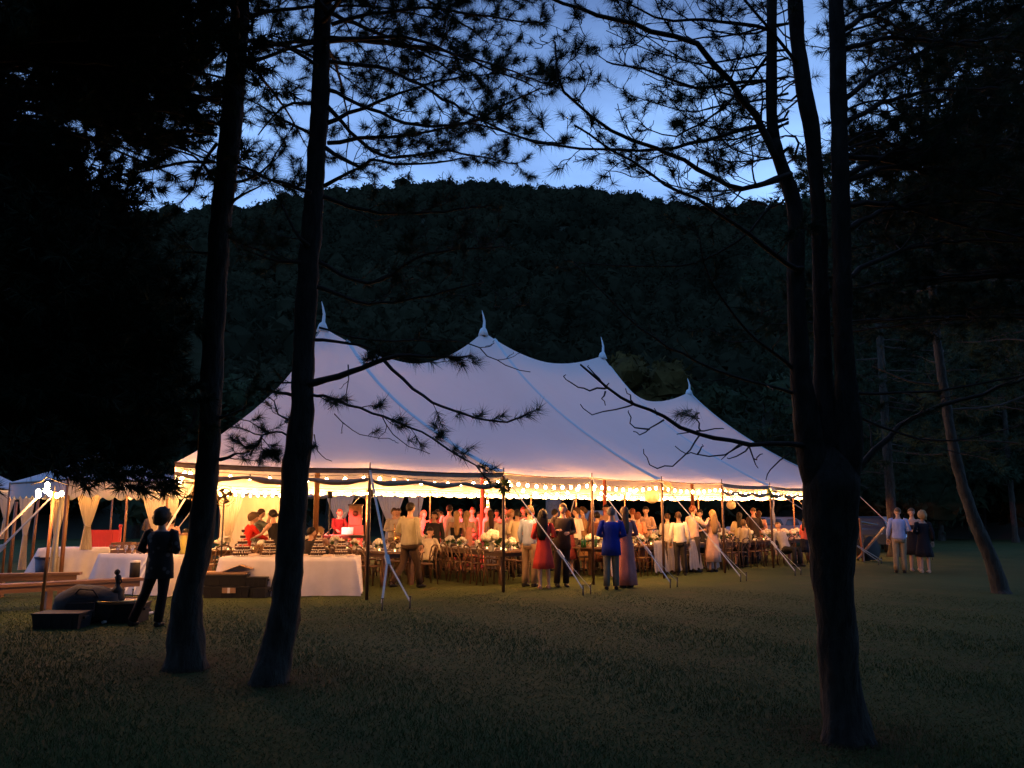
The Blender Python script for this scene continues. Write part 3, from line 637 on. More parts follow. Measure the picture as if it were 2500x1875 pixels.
C.branch(AT([(2075, 1160, 6.15), (2200, 1040, 6.3), (2290, 990, 6.3), (2400, 960, 6.3), (2560, 900, 6.3)]), .024, .010, side=.6, tuft=.1, slen=.6, lvl=2)
C.branch(AT([(2085, 960, 6.15), (2200, 960, 6.1), (2330, 950, 6.1), (2520, 910, 6.1)]), .012, .006, side=.6, tuft=.1, slen=.5, lvl=1)
C.branch(AT([(2080, 1010, 6.15), (2200, 1060, 6.1), (2330, 1075, 6.1), (2480, 1040, 6.1)]), .010, .004, side=.6, tuft=.08, slen=.5, lvl=1)
for (v0, v1, up_) in ((430, 330, 1), (440, 410, 1), (380, 470, 0), (300, 190, 0), (240, 60, 0), (120, 100, 0), (560, 470, 0), (70, -60, 0), (680, 560, 0), (500, 560, 0)):
    C.branch(AT([(2065, v0, 6.2), (2180, v0 + (v1 - v0) * .35 - 20, 6.5), (2330, v0 + (v1 - v0) * .75, 6.9), (2540, v1 + 30, 7.3)]), .022, .008, side=1, tuft=.75, slen=.6, lvl=2, sp=.17, tl=.13)
for k in range(12):
    v0 = rng.uniform(-40, 420); C.branch(AT([(1950, v0, 6.3), (1880 + 60 * rng.random(), v0 - 40 + 90 * rng.random(), 6.6), (1780 + 60 * rng.random(), v0 + rng.uniform(-120, 160), 7)]), .009, .003, side=.8, tuft=.12, slen=.35, lvl=1)
for k in range(15):
    v0 = rng.uniform(20, 520); u1 = rng.uniform(1480, 1760); v1 = v0 + rng.uniform(-150, 60); um = (1900 + u1) / 2
    C.branch(AT([(1925, v0, 6.3), (um + 60, v0 + 30, 6.5), (um - 60, (v0 + v1) / 2 + 40, 6.8), (u1, v1, 7.0)]), .009, .0032, side=1.0, tuft=.10, slen=.42, lvl=3, sp=.19)
for k in range(8):
    v0 = rng.uniform(0, 500); C.branch(AT([(2065, v0, 6.2), (2140, v0 - 30, 6.4), (2230, v0 + rng.uniform(-60, 60), 6.6), (2330, v0 + rng.uniform(-90, 90), 6.9)]), .010, .0035, side=1.0, tuft=.35, slen=.42, lvl=3, sp=.19)
C.done(36, .0017)

# limbs of B to the right, over the tent roof and the sky
B.branch(AT([(745, 938, 8.3), (825, 921, 8.2), (888, 899, 8.1), (942, 878, 8.0), (1000, 868, 7.9), (1080, 872, 7.8), (1150, 868, 7.8)]), .040, .008, side=.9, tuft=.85, slen=.42, lvl=2, sp=.17, start=.3, tl=.14)
B.branch(AT([(938, 880, 8.0), (983, 926, 7.9), (1033, 967, 7.8), (1078, 994, 7.7), (1141, 1012, 7.6), (1182, 1025, 7.6), (1236, 1030, 7.5), (1290, 1008, 7.5)]), .017, .007, side=.8, tuft=.95, slen=.30, lvl=1, sp=.14, start=.35, tl=.14)
B.branch(AT([(620, 945, 8.9), (700, 962, 8.6), (790, 968, 8.2), (852, 989, 8.1), (933, 1017, 8.0), (1001, 1044, 7.9), (1055, 1070, 7.8), (1105, 1102, 7.7), (1160, 1138, 7.7), (1200, 1180, 7.6)]), .021, .006, side=.8, tuft=.7, slen=.40, lvl=2, sp=.2, start=.3, tl=.14)
B.branch(AT([(780, 800, 8.4), (900, 830, 8.2), (1050, 830, 8.0), (1141, 835, 7.9), (1191, 867, 7.8), (1236, 894, 7.8), (1295, 908, 7.8)]), .012, .004, side=.6, tuft=.12, slen=.35, lvl=2, sp=.2, start=.4)
B.branch(AT([(770, 830, 8.4), (880, 845, 8.3), (980, 875, 8.2), (1060, 885, 8.1)]), .018, .006, side=1, tuft=.5, slen=.4, lvl=2, sp=.17, tl=.13)
for a in ([(816, 1010, 8.2), (860, 1050, 8.2), (900, 1066, 8.2), (948, 1070, 8.1)], [(933, 1017, 8.0), (960, 1060, 8.0), (1000, 1090, 7.9), (1050, 1108, 7.9)], [(767, 1060, 8.3), (775, 1100, 8.3), (795, 1122, 8.3), (810, 1126, 8.3)], [(850, 890, 8.1), (845, 960, 8.1), (800, 1000, 8.1)]):
    B.branch(AT(a), .006, .003, side=.5, tuft=.1, slen=.2, lvl=1, endt=False)
for a in ([(705, 1025, 8.3), (680, 1012, 8.3), (668, 980, 8.3), (640, 955, 8.4)], [(700, 1062, 8.3), (672, 1053, 8.3), (640, 1064, 8.3), (600, 1050, 8.4), (560, 1040, 8.4)], [(725, 932, 8.3), (690, 935, 8.3), (662, 934, 8.3)], [(640, 1064, 8.3), (625, 1090, 8.3), (600, 1092, 8.3), (575, 1080, 8.3)]):
    B.branch(AT(a), .012, .004, side=.9, tuft=.8, slen=.22, lvl=1, sp=.13, tl=.12)
for a in ([(640, 1064, 8.3), (640, 1095, 8.3), (655, 1110, 8.3)], [(640, 1070, 8.3), (665, 1100, 8.3), (675, 1120, 8.3)]): B.branch(AT(a), .006, .003, side=1.5, tuft=1, slen=.14, lvl=1, sp=.07, tl=.13)
# sky limbs
for a, tf in (([(805, 220, 8.5), (904, 265, 8.3), (1017, 305, 8.1), (1130, 300, 8), (1250, 249, 7.9), (1320, 215, 7.8)], .22), ([(800, 349, 8.5), (876, 339, 8.4), (1017, 328, 8.2), (1158, 294, 8.1), (1230, 290, 8)], .2), ([(795, 361, 8.5), (876, 407, 8.4), (904, 390, 8.3), (1000, 400, 8.2), (1150, 385, 8.1)], .25),
              ([(790, 455, 8.4), (865, 418, 8.4), (910, 390, 8.4)], .1), ([(805, 150, 8.5), (950, 170, 8.4), (1080, 240, 8.2), (1250, 328, 8), (1360, 350, 7.9)], .25), ([(805, 100, 8.5), (980, 90, 8.4), (1130, 140, 8.2), (1300, 210, 8.1)], .35), ([(800, 300, 8.5), (920, 250, 8.7), (1060, 200, 8.9), (1200, 180, 9)], .3),
              ([(790, 480, 8.4), (900, 515, 8.4), (1050, 520, 8.3), (1200, 500, 8.2)], .08), ([(780, 640, 8.4), (900, 690, 8.4), (1050, 620, 8.3), (1230, 600, 8.2)], .08), ([(775, 700, 8.4), (900, 740, 8.4), (1050, 720, 8.3), (1180, 690, 8.2)], .1), ([(800, 260, 8.5), (930, 380, 8.9), (1100, 370, 9.1), (1260, 400, 9.2)], .3), ([(810, 60, 8.6), (1000, 20, 8.4), (1200, 40, 8.3), (1330, 60, 8.2)], .6)):
    B.branch(AT(a), .022, .006, side=1.15, tuft=tf, slen=.66, lvl=3, sp=.17, tl=.12)
for a in ([(760, 470, 8.4), (700, 450, 8.4), (640, 430, 8.5), (585, 400, 8.7)], [(755, 600, 8.4), (715, 560, 8.4), (690, 500, 8.4), (672, 520, 8.4)], [(765, 330, 8.5), (700, 300, 8.7), (640, 260, 9), (600, 240, 9.1)], [(750, 640, 8.4), (680, 640, 8.5), (600, 610, 8.7)], [(770, 250, 8.5), (690, 260, 8.7), (630, 330, 8.8)], [(775, 160, 8.5), (690, 110, 8.6), (620, 130, 8.8)]):
    B.branch(AT(a), .020, .006, side=1, tuft=.5, slen=.5, lvl=2, sp=.17, tl=.13)
# dense upper crown of B and A, above the frame edge
def crown_limbs(T, cx, t0, n, v0, v1, ln, tf=.9, az=None):
    for k in range(n):
        v = rng.uniform(v0, v1); p = at(cx + rng.uniform(-8, 8), v, t0); a = rng.uniform(0, 6.28) if az is None else rng.uniform(*az); l = ln * rng.uniform(.6, 1.15); d = Vector((math.cos(a), math.sin(a), 0)); z = rng.uniform(-.05, .32)
        T.branch([p, p + d * l * .35 + Vector((0, 0, z * l * .3)), p + d * l * .7 + Vector((0, 0, z * l * .25)), p + d * l + Vector((0, 0, z * l * .05 - .05))], .026, .006, side=1.05, tuft=tf, slen=.75, lvl=2, sp=.2, tl=.14)
crown_limbs(B, 790, 8.7, 26, -420, 110, 2.3, .9)
B.done(36, .0021)
for a in ([(525, 395, 9.4), (430, 400, 9.2), (330, 420, 9), (240, 440, 8.8)], [(530, 330, 9.4), (440, 320, 9.2), (330, 350, 9), (260, 330, 8.8)], [(535, 250, 9.5), (420, 220, 9.3), (300, 230, 9)], [(530, 350, 9.4), (495, 400, 9.3), (470, 460, 9.2), (440, 495, 9.1)], [(560, 402, 9.4), (620, 418, 9.5), (680, 450, 9.6), (730, 470, 9.7)],
          [(530, 560, 9.2), (600, 600, 9.3), (680, 630, 9.4)], [(520, 620, 9.2), (440, 615, 9.2)], [(480, 985, 9), (470, 1030, 8.9), (450, 1062, 8.8), (425, 1055, 8.7)], [(535, 1020, 9), (575, 1008, 8.9), (610, 985, 8.8)], [(537, 1122, 9), (575, 1110, 8.9), (610, 1100, 8.8)], [(545, 450, 9.4), (640, 420, 9.3), (700, 330, 9.2)], [(560, 500, 9.3), (600, 470, 9.3), (660, 440, 9.3)],
          [(525, 300, 9.4), (400, 270, 9.0), (280, 290, 8.6)], [(530, 450, 9.4), (470, 380, 9.1), (380, 360, 8.8)]):
    A.branch(AT(a), .020, .005, side=1, tuft=.7, slen=.55, lvl=2, sp=.17, tl=.14)
crown_limbs(A, 585, 9.7, 30, -420, 240, 2.4, .95)
A.done(36, .0022)
# D and the blurred pines beyond it on the right
for k in range(16):
    v = 1000 - k * 60; u0 = interp(v, [(0, 2260), (400, 2262), (640, 2270), (850, 2290), (1076, 2323)]); p = at(u0, v, 18.3); a = rng.uniform(0, 6.28); l = rng.uniform(1.5, 3)
    D.branch([p, p + Vector((math.cos(a), math.sin(a), .1)) * l * .5, p + Vector((math.cos(a), math.sin(a), .25)) * l], .03, .008, side=.7, tuft=.35 + .04 * k, slen=.9, lvl=1, sp=.3, tl=.2)
D.done(20, .006)
def far_pine(label, u, t, H, lo, ln, dens, tl=.22, m='needle_dark', w=.009, lean=0, r=.16, stub=10):
    p = gt(u, t); T = Pine(label, p, m, 'pines standing behind the foreground trunks')
    T.stem([(p, r * 1.5), (p + Vector((0, 0, .5)), r), (p + Vector((lean, 0, H * .6)), r * .7), (p + Vector((lean * 1.4, 0, H)), .03)], 8)
    for k in range(dens):
        z = lo + (H - lo) * (k + .5) / dens; a = rng.uniform(0, 6.28); l = ln * (1 - .55 * (z / H) ** 2) * rng.uniform(.7, 1.15); q = p + Vector((lean * min(1, z / H / .6), 0, z)); d = Vector((math.cos(a), math.sin(a), 0)); dr = rng.uniform(-.18, .22)
        T.branch([q, q + d * l * .35 + Vector((0, 0, dr * l * .5)), q + d * l * .7 + Vector((0, 0, dr * l * .6)), q + d * l + Vector((0, 0, dr * l - .08))], .03, .008, side=1, tuft=1, slen=1.0, lvl=1, sp=.22, tl=tl)
    T.done(26, w); return T
RIGHTP = 1
far_pine('dark pine behind the three guests with sparse trunk', 2620, 24, 16, 3.0, 4.4, 70, .3, w=.012)
far_pine('straight reddish pine trunk beside the man in pale blue shirt', 2184, 32, 15, 3.0, 4.6, 50, .34, w=.014, r=.20)
far_pine('dark pine filling the gap behind the three stems', 2090, 40, 20, 3.0, 5.5, 70, .42, w=.02)
far_pine('tall dark pine past the lawn above the curly blonde guest', 2300, 50, 24, 3.0, 6.5, 80, .5, w=.026)
far_pine('tall dark pine past the lawn at the right edge', 2480, 47, 24, 3.0, 6.5, 80, .5, w=.026)
# the near-black pine hanging over the left of the frame
def black_pine(label, base, H, lo, n, ln, az, K, w, thin=None, low=0, cap=9, seed=1):
    global rng
    rng = np.random.default_rng(seed)
    T = Pine(label, base, 'needle_dark', 'dense pines at the left edge'); T.stem([(base, .24), (base + Vector((0, 0, 4)), .2), (base + Vector((0, 0, H)), .04)], 10)
    for k in range(n + (18 if thin else 0)):
        z = rng.uniform(*thin) if k >= n else lo + (H - lo) * (k + rng.random()) / n if k >= low else lo - .14 + 1.75 * rng.random() ** 1.25; a = rng.uniform(*az) if k % 4 else rng.uniform(0, 6.28); l = (.58 if thin and thin[0] < z < thin[1] else (.84 if k < low else 1)) * ln * (1 - .5 * (z / H) ** 3) * rng.uniform(.7, 1.15); l = min(l, cap) if z < 4.6 else l; q = base + Vector((0, 0, z)); d = Vector((math.cos(a), math.sin(a), 0)); dr = rng.uniform(-.1, .15)
        T.branch([q, q + d * l * .35 + Vector((0, 0, dr * l * .5 + .05)), q + d * l * .7 + Vector((0, 0, dr * l * .6)), q + d * l + Vector((0, 0, dr * l - .18))], .032, .008, side=1.1, tuft=1, slen=.8, lvl=2, sp=.22, tl=.17, start=.25)
    T.done(K, w); return T
E = black_pine('dense black pine hanging over the small tent at the left edge', gt(-480, 7.4), 9.5, 2.45, 175, 3.9, (-.55, .75), 32, .0062, (4.35, 5.15), 84, 2.75, 5)
F2 = black_pine('second dense pine behind the first at the left edge', gt(-250, 10.6), 12, 3.0, 130, 3.7, (-.6, .6), 32, .008, (5.35, 6.7), 56, 2.95, 6)
black_pine('dark bushy pine leaning in from the right edge, high limbs', gt(2900, 9.6), 10, 3.6, 44, 4.2, (math.pi - .7, math.pi + .5), 26, .0042)
black_pine('farther bushy pine at the right edge behind the first', gt(2860, 14), 13, 4.8, 50, 4.8, (math.pi - .6, math.pi + .6), 28, .0062)

# dropped needles round the foot of each near trunk
LV = []
for bp_, sp_ in ((A.base, 1.0), (B.base, 1.1), (C.base, .9)):
    n = 5200; a = rng.uniform(0, 6.28, n); r = np.abs(rng.normal(0, sp_ * .55, n)) + .12; x = bp_.x + np.cos(a) * r; y = bp_.y + np.sin(a) * r; q = rng.uniform(0, 6.28, n); l = rng.uniform(.03, .07, n); z = rng.uniform(.012, .03, n)
    P_ = np.stack([x, y, z], 1); d = np.stack([np.cos(q) * l, np.sin(q) * l, rng.normal(0, .006, n)], 1); s_ = np.stack([-np.sin(q), np.cos(q), 0 * q], 1) * .0022; LV.append(np.stack([P_ - s_, P_ + s_, P_ + d], 1).reshape(-1, 3))
LV = np.concatenate(LV); tag(obj('fallen_needles', tri_mesh('fallen_needles', LV, np.arange(len(LV)).reshape(-1, 3), M['litter'])), 'brown fallen needles scattered round the foreground trunks', 'needle litter', kind='stuff')

# ------------------------------------------------------------------ people
CLO = {}
def cmat(col, rough=.85, nm='garment_cloth', **k):
    key = (tuple(col), rough, nm)
    if key not in CLO: CLO[key] = mat(nm, col, rough, noise_s=9, var=.22, spec=.2, bump=.9, stretch=(1, 1, .45), **k)
    return CLO[key]
HAIRC = {'brown': (.045, .022, .012), 'dark': (.014, .010, .008), 'blonde': (.32, .20, .09), 'grey': (.12, .11, .10), 'auburn': (.13, .04, .018), 'silver': (.4, .38, .34), 'sandy': (.11, .065, .035)}
def floral():
    m = bpy.data.materials.new('black_floral_print'); m.use_nodes = True; nt = m.node_tree; b = nt.nodes['Principled BSDF']; b.inputs['Roughness'].default_value = .9
    t = nt.nodes.new('ShaderNodeTexCoord'); v = nt.nodes.new('ShaderNodeTexVoronoi'); v.inputs['Scale'].default_value = 9
    r = nt.nodes.new('ShaderNodeValToRGB'); r.color_ramp.elements[0].position = .22; r.color_ramp.elements[1].position = .34
    r.color_ramp.elements[0].color = (.10, .088, .09, 1); r.color_ramp.elements[1].color = (.010, .010, .013, 1)
    nt.links.new(t.outputs['Object'], v.inputs['Vector']); nt.links.new(v.outputs['Distance'], r.inputs['Fac']); nt.links.new(r.outputs[0], b.inputs['Base Color']); return m
M['floral'] = floral()
HM = MB()            # hand: palm, four fingers, thumb; fingers point -Z, thumb +X, palm faces -Y
HM.tube([(0, 0, .01), (0, 0, -.03), (0, 0, -.085)], [.026, .036, .040], 8, ry=[.018, .015, .013], side=(1, 0, 0))
for i, (x, l) in enumerate(((.030, .070), (.010, .080), (-.010, .074), (-.029, .058))):
    HM.tube([(x, 0, -.075), (x * 1.05, -.004, -.085 - l * .45), (x * 1.05, -.022, -.085 - l * .78), (x, -.040, -.085 - l * .95)], [.0098, .0092, .0085, .006], 6)
HM.tube([(.026, -.004, -.015), (.050, -.016, -.045), (.056, -.026, -.075), (.050, -.034, -.095)], [.013, .011, .010, .007], 6)
HD = MB()            # head centred on the jaw pivot, about .23 tall, faces +Y; 0 skin, 1 eye, 2 lip
def head_mb():
    h = MB(); n, m = 20, 14; vs = []
    for i in range(m + 1):
        th = math.pi * i / m
        for j in range(n):
            ph = 2 * math.pi * j / n; x = math.sin(th) * math.cos(ph); y = math.sin(th) * math.sin(ph); z = -math.cos(th)
            X, Y, Z = x * .076, y * .094, z * .115 + .115
            if z < 0: X *= 1 + .38 * z; Y = Y * (1 + .22 * z) + .012 * (-z)
            if y > .55 and -.55 < z < -.25: Y += .004
            if y > .7 and abs(x) < .22 and -.35 < z < .12: Y += .022 * (1 - abs(x) / .22) * (1 - abs(z + .18) / .35)      # nose
            if y > .5 and .0 < z < .2 and .18 < abs(x) < .55: Y -= .007                                                # eye sockets
            if y > .6 and z < -.72: Y += .008                                                                       # chin
            vs.append((X, Y, Z))
    h.add(vs, [(i * n + j, i * n + (j + 1) % n, (i + 1) * n + (j + 1) % n, (i + 1) * n + j) for i in range(m) for j in range(n)], True)
    for sx in (-1, 1):
        h.ball((sx * .078, -.004, .112), .026, 8, 6, (.32, .7, 1.15))
        h.mi = 1; h.ball((sx * .030, .083, .122), .0095, 7, 5, (1.3, .6, .75)); h.mi = 0
    h.mi = 2; h.ball((0, .090, .052), .016, 8, 4, (1.35, .5, .34)); h.mi = 0
    return h
HD = head_mb()
def put(mb, src, Mx):
    mi = list(src.m); o = len(mb.v); mb.v.extend([tuple(Mx @ Vector(v)) for v in src.v]); mb.f.extend([tuple(i + o for i in f) for f in src.f]); mb.m.extend(mi); mb.sm.extend(src.sm)
ARMS = {'down': ((.07, -.03, -.28), (.08, .05, -.53)), 'hold': ((.08, -.04, -.27), (-.02, .20, -.24)), 'bent': ((.075, -.05, -.27), (-.07, .15, -.29)), 'reach': ((.04, .17, -.22), (-.02, .40, -.30)),
        'up': ((.10, .20, -.12), (-.07, .26, .13)), 'hip': ((.20, -.05, -.22), (.05, .06, -.42)), 'back': ((.06, -.14, -.25), (.05, -.20, -.48)), 'wave': ((.10, .16, -.20), (.02, .36, -.06)), 'hug': ((.06, .20, -.14), (-.16, .32, -.16))}
LABELS = []
def person(label, u, t, H, yaw, top=((.7, .7, .7), 'shirt'), bot=((.1, .08, .06), 'trousers'), hair='brown', hs='short', pose='stand', arms=('down', 'down'), skin='skin1', sleeves='long', lean=0, group='guests standing under the big tent', build=1.0, shoe=(.02, .02, .02), dy=0, turn=0, z0=0):
    """yaw: 0 faces away from the camera, 180 faces it; local frame faces +Y"""
    base = gt(u, t); base.z = z0; k = H / 1.75
    T = thing('person', label, 'person', base, R(-yaw), group); T.scale = (k, k, k); T.rotation_euler = (R(float(rng.uniform(-1.5, 2.5))), R(float(rng.uniform(-2, 2))), R(-yaw)); turn = turn or float(rng.uniform(-28, 28)); lean = lean or float(rng.uniform(-1, 5))
    seated = pose == 'seat'; hz = .50 if seated else .93
    ln = math.tan(R(lean)); fwd = lambda z: ln * (z - hz)
    hip = {s: Vector((s * .085, 0, hz - .02)) for s in (-1, 1)}
    st = .0
    if seated: knee = {s: Vector((s * .11, .42, .50)) for s in (-1, 1)}; ank = {s: Vector((s * .12, .42, .08)) for s in (-1, 1)}
    elif pose == 'walk': knee = {1: Vector((.09, .16, .50)), -1: Vector((-.09, -.08, .48))}; ank = {1: Vector((.09, .26, .09)), -1: Vector((-.09, -.40, .14))}
    elif pose == 'wide': knee = {1: Vector((.07, .0, .50)), -1: Vector((-.22, .03, .50))}; ank = {1: Vector((.03, -.02, .08)), -1: Vector((-.40, .02, .08))}
    else: knee = {s: Vector((s * .095, .02 + .02 * s, .50)) for s in (-1, 1)}; ank = {s: Vector((s * .105, -.02 + .03 * s, .08)) for s in (-1, 1)}
    sh = {s: Vector((s * .175 * build, fwd(hz + .49) - .01, hz + .50)) for s in (-1, 1)}
    el, wr = {}, {}
    for s, a in ((-1, arms[0]), (1, arms[1])):
        e, w = ARMS[a]; el[s] = sh[s] + Vector((s * e[0], e[1], e[2])); wr[s] = sh[s] + Vector((s * w[0], w[1], w[2]))
    tors = [(hz - .07, .150, .105), (hz + .03, .158, .110), (hz + .14, .140, .100), (hz + .24, .138, .102), (hz + .36, .160, .112), (hz + .44, .168, .105), (hz + .50, .140, .085), (hz + .53, .070, .060), (hz + .60, .054, .056), (hz + .66, .052, .056)]
    tors = [(z, rx * (build if i < 7 else 1), ry * (build if i < 7 else 1)) for i, (z, rx, ry) in enumerate(tors)]
    # body: one surface, fused
    b = MB()
    b.tube([(0, fwd(z), z) for z, _, _ in tors], [r[1] for r in tors], 14, ry=[r[2] for r in tors], side=(1, 0, 0))
    for s in (-1, 1):
        b.tube([hip[s] + Vector((0, 0, .04)), hip[s].lerp(knee[s], .5), knee[s], knee[s].lerp(ank[s], .35), ank[s]], [.088, .072, .052, .055, .036], 10)
        f = ank[s]; b.tube([f + Vector((0, -.06, -.035)), f + Vector((0, .02, -.035)), f + Vector((0, .12, -.055)), f + Vector((0, .17, -.06))], [.034, .042, .042, .024], 8, ry=[.034, .042, .024, .016], side=(1, 0, 0))
        b.tube([sh[s] - Vector((s * .04, 0, .0)), sh[s] + Vector((s * .01, 0, -.02)), sh[s].lerp(el[s], .5), el[s], el[s].lerp(wr[s], .4), wr[s]], [.05, .056, .045, .036, .036, .025], 10)
    me = b.mesh('body', M[skin]); o = bpy.data.objects.new('tmp', me); COL.objects.link(o)
    md = o.modifiers.new('r', 'REMESH'); md.mode = 'VOXEL'; md.voxel_size = .022; md.use_smooth_shade = True
    md2 = o.modifiers.new('s', 'SMOOTH'); md2.iterations = 3; md2.factor = .5
    dg = bpy.context.evaluated_depsgraph_get(); ev = o.evaluated_get(dg); m2 = ev.to_mesh()
    bb = MB(); bb.v = [tuple(v.co) for v in m2.vertices]; bb.f = [tuple(p.vertices) for p in m2.polygons]; bb.m = [0] * len(bb.f); bb.sm = [True] * len(bb.f)
    ev.to_mesh_clear(); bpy.data.objects.remove(o); bpy.data.meshes.remove(me)
    hc = Vector((0, fwd(hz + .60) + .012, hz + .585))
    Mh = Matrix.Translation(hc) @ Matrix.Scale(1.07, 4) @ Matrix.Rotation(R(-turn), 4, 'Z') @ Matrix.Rotation(R(-lean * .8), 4, 'X')
    put(bb, HD, Mh)
    for s in (-1, 1):
        d = (wr[s] - el[s]).normalized(); q = Vector((0, 0, -1)).rotation_difference(d).to_matrix().to_4x4()
        sc = Matrix.Diagonal((-s, 1, 1, 1))
        put(bb, HM, Matrix.Translation(wr[s]) @ q @ sc)
    obj('body', bb, [M[skin], M['eye'], M['lip']], T)
    # hair
    hm = MB(); hcM = cmat(HAIRC[hair], .55, 'hair')
    def cap(r, back, zlow, jit=.0, n=18, m=9):
        vs = []
        for i in range(m + 1):
            for j in range(n):
                ph = 2 * math.pi * j / n; y = math.sin(ph); lim = 1.28 if y > .35 else (1.28 + (2.05 - 1.28) * min(1, (.35 - y) / .9)) * zlow
                th = lim * i / m; x_, y_, z_ = math.sin(th) * math.cos(ph), math.sin(th) * y, math.cos(th)
                rr = r * (1 + jit * noise.noise(Vector((x_ * 6, y_ * 6, z_ * 6 + len(label)))))
                vs.append((x_ * .083 * rr, y_ * .100 * rr - (.010 if y < 0 else .004) - back * max(0, -y_), z_ * .112 * rr + .125))
        hm.add([Mh @ Vector(v) for v in vs], [(i * n + j, (i + 1) * n + j, (i + 1) * n + (j + 1) % n, i * n + (j + 1) % n) for i in range(m) for j in range(n)], True)
    if hs == 'short': cap(1.02, .0, 1.0, .10)
    elif hs == 'bald': cap(.985, 0, .8, .0)
    elif hs == 'bob': cap(1.16, .02, 1.18, .16)
    elif hs == 'afro': cap(1.42, .01, 1.12, .22)
    elif hs in ('long', 'curly'):
        cap(1.10, .012, 1.1, .14 if hs == 'long' else .3)
        w = .86 if hs == 'long' else 1.3; L_ = float(rng.uniform(.14, .34)) if hs == 'long' else .30
        P = [Mh @ Vector((0, -.045, .16)), Mh @ Vector((0, -.085, .06)), Mh @ Vector((0, -.10, -.04)), Mh @ Vector((0, -.115, -.16)), Mh @ Vector((0, -.125, -.16 - L_ * .5)), Mh @ Vector((0, -.12, -.10 - L_))]
        hm.tube(P, [.07 * w, .088 * w, .098 * w, .095 * w, .075 * w, .05 * w], 14, ry=[.04, .045, .045, .04, .034, .018], side=(1, 0, 0))
        q0 = len(hm.v) - 6 * 14
        for q in range(q0, len(hm.v)):
            v = Vector(hm.v[q]); a = noise.noise(v * (16 if hs == 'long' else 30)) * (.012 if hs == 'long' else .035); hm.v[q] = (v.x + a, v.y + a * .6, v.z)
    elif hs == 'updo': cap(1.08, .01, 1.05, .12); hm.ball(Mh @ Vector((0, -.105, .13)), .05, 8, 6)
    if hs != 'none':
        obj('hair', hm, hcM, T)
    # clothes
    tc_, tk = top; bc, bk = bot
    tm = M[tc_] if isinstance(tc_, str) else cmat(tc_); bmt = M[bc] if isinstance(bc, str) else cmat(bc)
    def sleeve(g, upto, pad, p0=.0):
        for s in (-1, 1):
            P = [sh[s] - Vector((s * .06, 0, -.0)), sh[s] + Vector((s * .0, 0, -.012)), sh[s].lerp(el[s], .45)]; rr = [.048, .056, .050]
            if upto == 'long': P += [el[s], el[s].lerp(wr[s], .45), el[s].lerp(wr[s], .93)]; rr += [.049, .044, .036]
            elif upto == 'elbow': P += [el[s], el[s].lerp(wr[s], .25)]; rr += [.052, .050]
            g.tube(P, [r + pad for r in rr], 10, smooth=True)
    def shell(g, zs, pad, n=18, wr_=.006, flare=0):
        P = [(0, fwd(z), z) for z, _, _ in zs]
        k0 = len(g.v); g.tube(P, [r[1] + pad for r in zs], n, ry=[r[2] + pad for r in zs], side=(1, 0, 0))
        for q in range(k0, len(g.v)):
            v = Vector(g.v[q]); a = noise.noise(Vector((v.x * 9, v.y * 9, v.z * 5 + len(label)))) * wr_; g.v[q] = (v.x * (1 + a * 4), v.y * (1 + a * 4), v.z)
    g = MB()
    if tk in ('shirt', 'tunic', 'jacket', 'vest'):
        lo = {'shirt': hz - .04, 'tunic': hz - .20, 'jacket': hz - .14, 'vest': hz - .10}[tk]; pad = {'shirt': .016, 'tunic': .022, 'jacket': .022, 'vest': .018}[tk]
        zs = [(lo, .150 * build + (.02 if tk != 'shirt' else 0), .11 * build)] + tors[1:8]; zs[-1] = (zs[-1][0] - .012, .064, .056)
        shell(g, zs, pad)
        if tk != 'vest' and sleeves != 'none': sleeve(g, sleeves, pad * .5)
        obj({'shirt': 'shirt', 'tunic': 'blouse', 'jacket': 'jacket', 'vest': 'vest'}[tk], g, tm, T)
    elif tk == 'dress':          # bodice and skirt in one
        hem = {'knee': .46, 'long': .06, 'mid': .30}[bk]; n = 26; zs = []
        top_z = hz + (.40 if sleeves == 'none' else .50)
        ring = [r for r in tors if hz - .02 < r[0] <= top_z]
        sk = [(hem, .235, .20), (hem + (hz - hem) * .35, .215, .175), (hem + (hz - hem) * .7, .185, .14), (hz - .05, .168, .125)] if not seated else [(hz - .1, .19, .3), (hz, .17, .2)]
        zs = sk + [(z, rx * .98, ry) for z, rx, ry in ring]
        k0 = len(g.v); P = [(0, fwd(z) if z > hz else 0, z) for z, _, _ in zs]; g.tube(P, [r[1] + .012 for r in zs], n, ry=[r[2] + .012 for r in zs], side=(1, 0, 0))
        for q in range(k0, len(g.v)):
            v = Vector(g.v[q]); a = math.atan2(v.y, v.x); f = max(0, min(1, (hz - v.z) / (hz - hem + .01))); m_ = 1 + .09 * f * math.sin(a * 7 + len(label)); g.v[q] = (v.x * m_, v.y * m_, v.z)
        if sleeves != 'none': sleeve(g, sleeves, .006)
        obj('dress', g, tm, T)
        if bk == 'long': pass
    if bk in ('trousers', 'shorts'):
        g = MB(); pd = .022
        zs = [(hz - .12, .14 * build, .10 * build), (hz - .04, .155 * build, .112 * build), (hz + .06, .150 * build, .106 * build)]
        shell(g, zs, .014, wr_=.003)
        for s in (-1, 1):
            e = ank[s] + Vector((0, 0, .0)) if bk == 'trousers' else knee[s].lerp(ank[s], .05)
            P = [hip[s] + Vector((0, 0, .03)), hip[s].lerp(knee[s], .5), knee[s]] + ([knee[s].lerp(ank[s], .5), e] if bk == 'trousers' else [e]); rr = [.094, .080, .064] + ([.062, .058] if bk == 'trousers' else [.072])
            k0 = len(g.v); g.tube(P, [r + .010 for r in rr], 12)
            for q in range(k0, len(g.v)): v = Vector(g.v[q]); a = noise.noise(v * 11) * .008; g.v[q] = (v.x + a, v.y + a, v.z)
        obj('trousers' if bk == 'trousers' else 'shorts', g, bmt, T)
    elif bk == 'skirt':
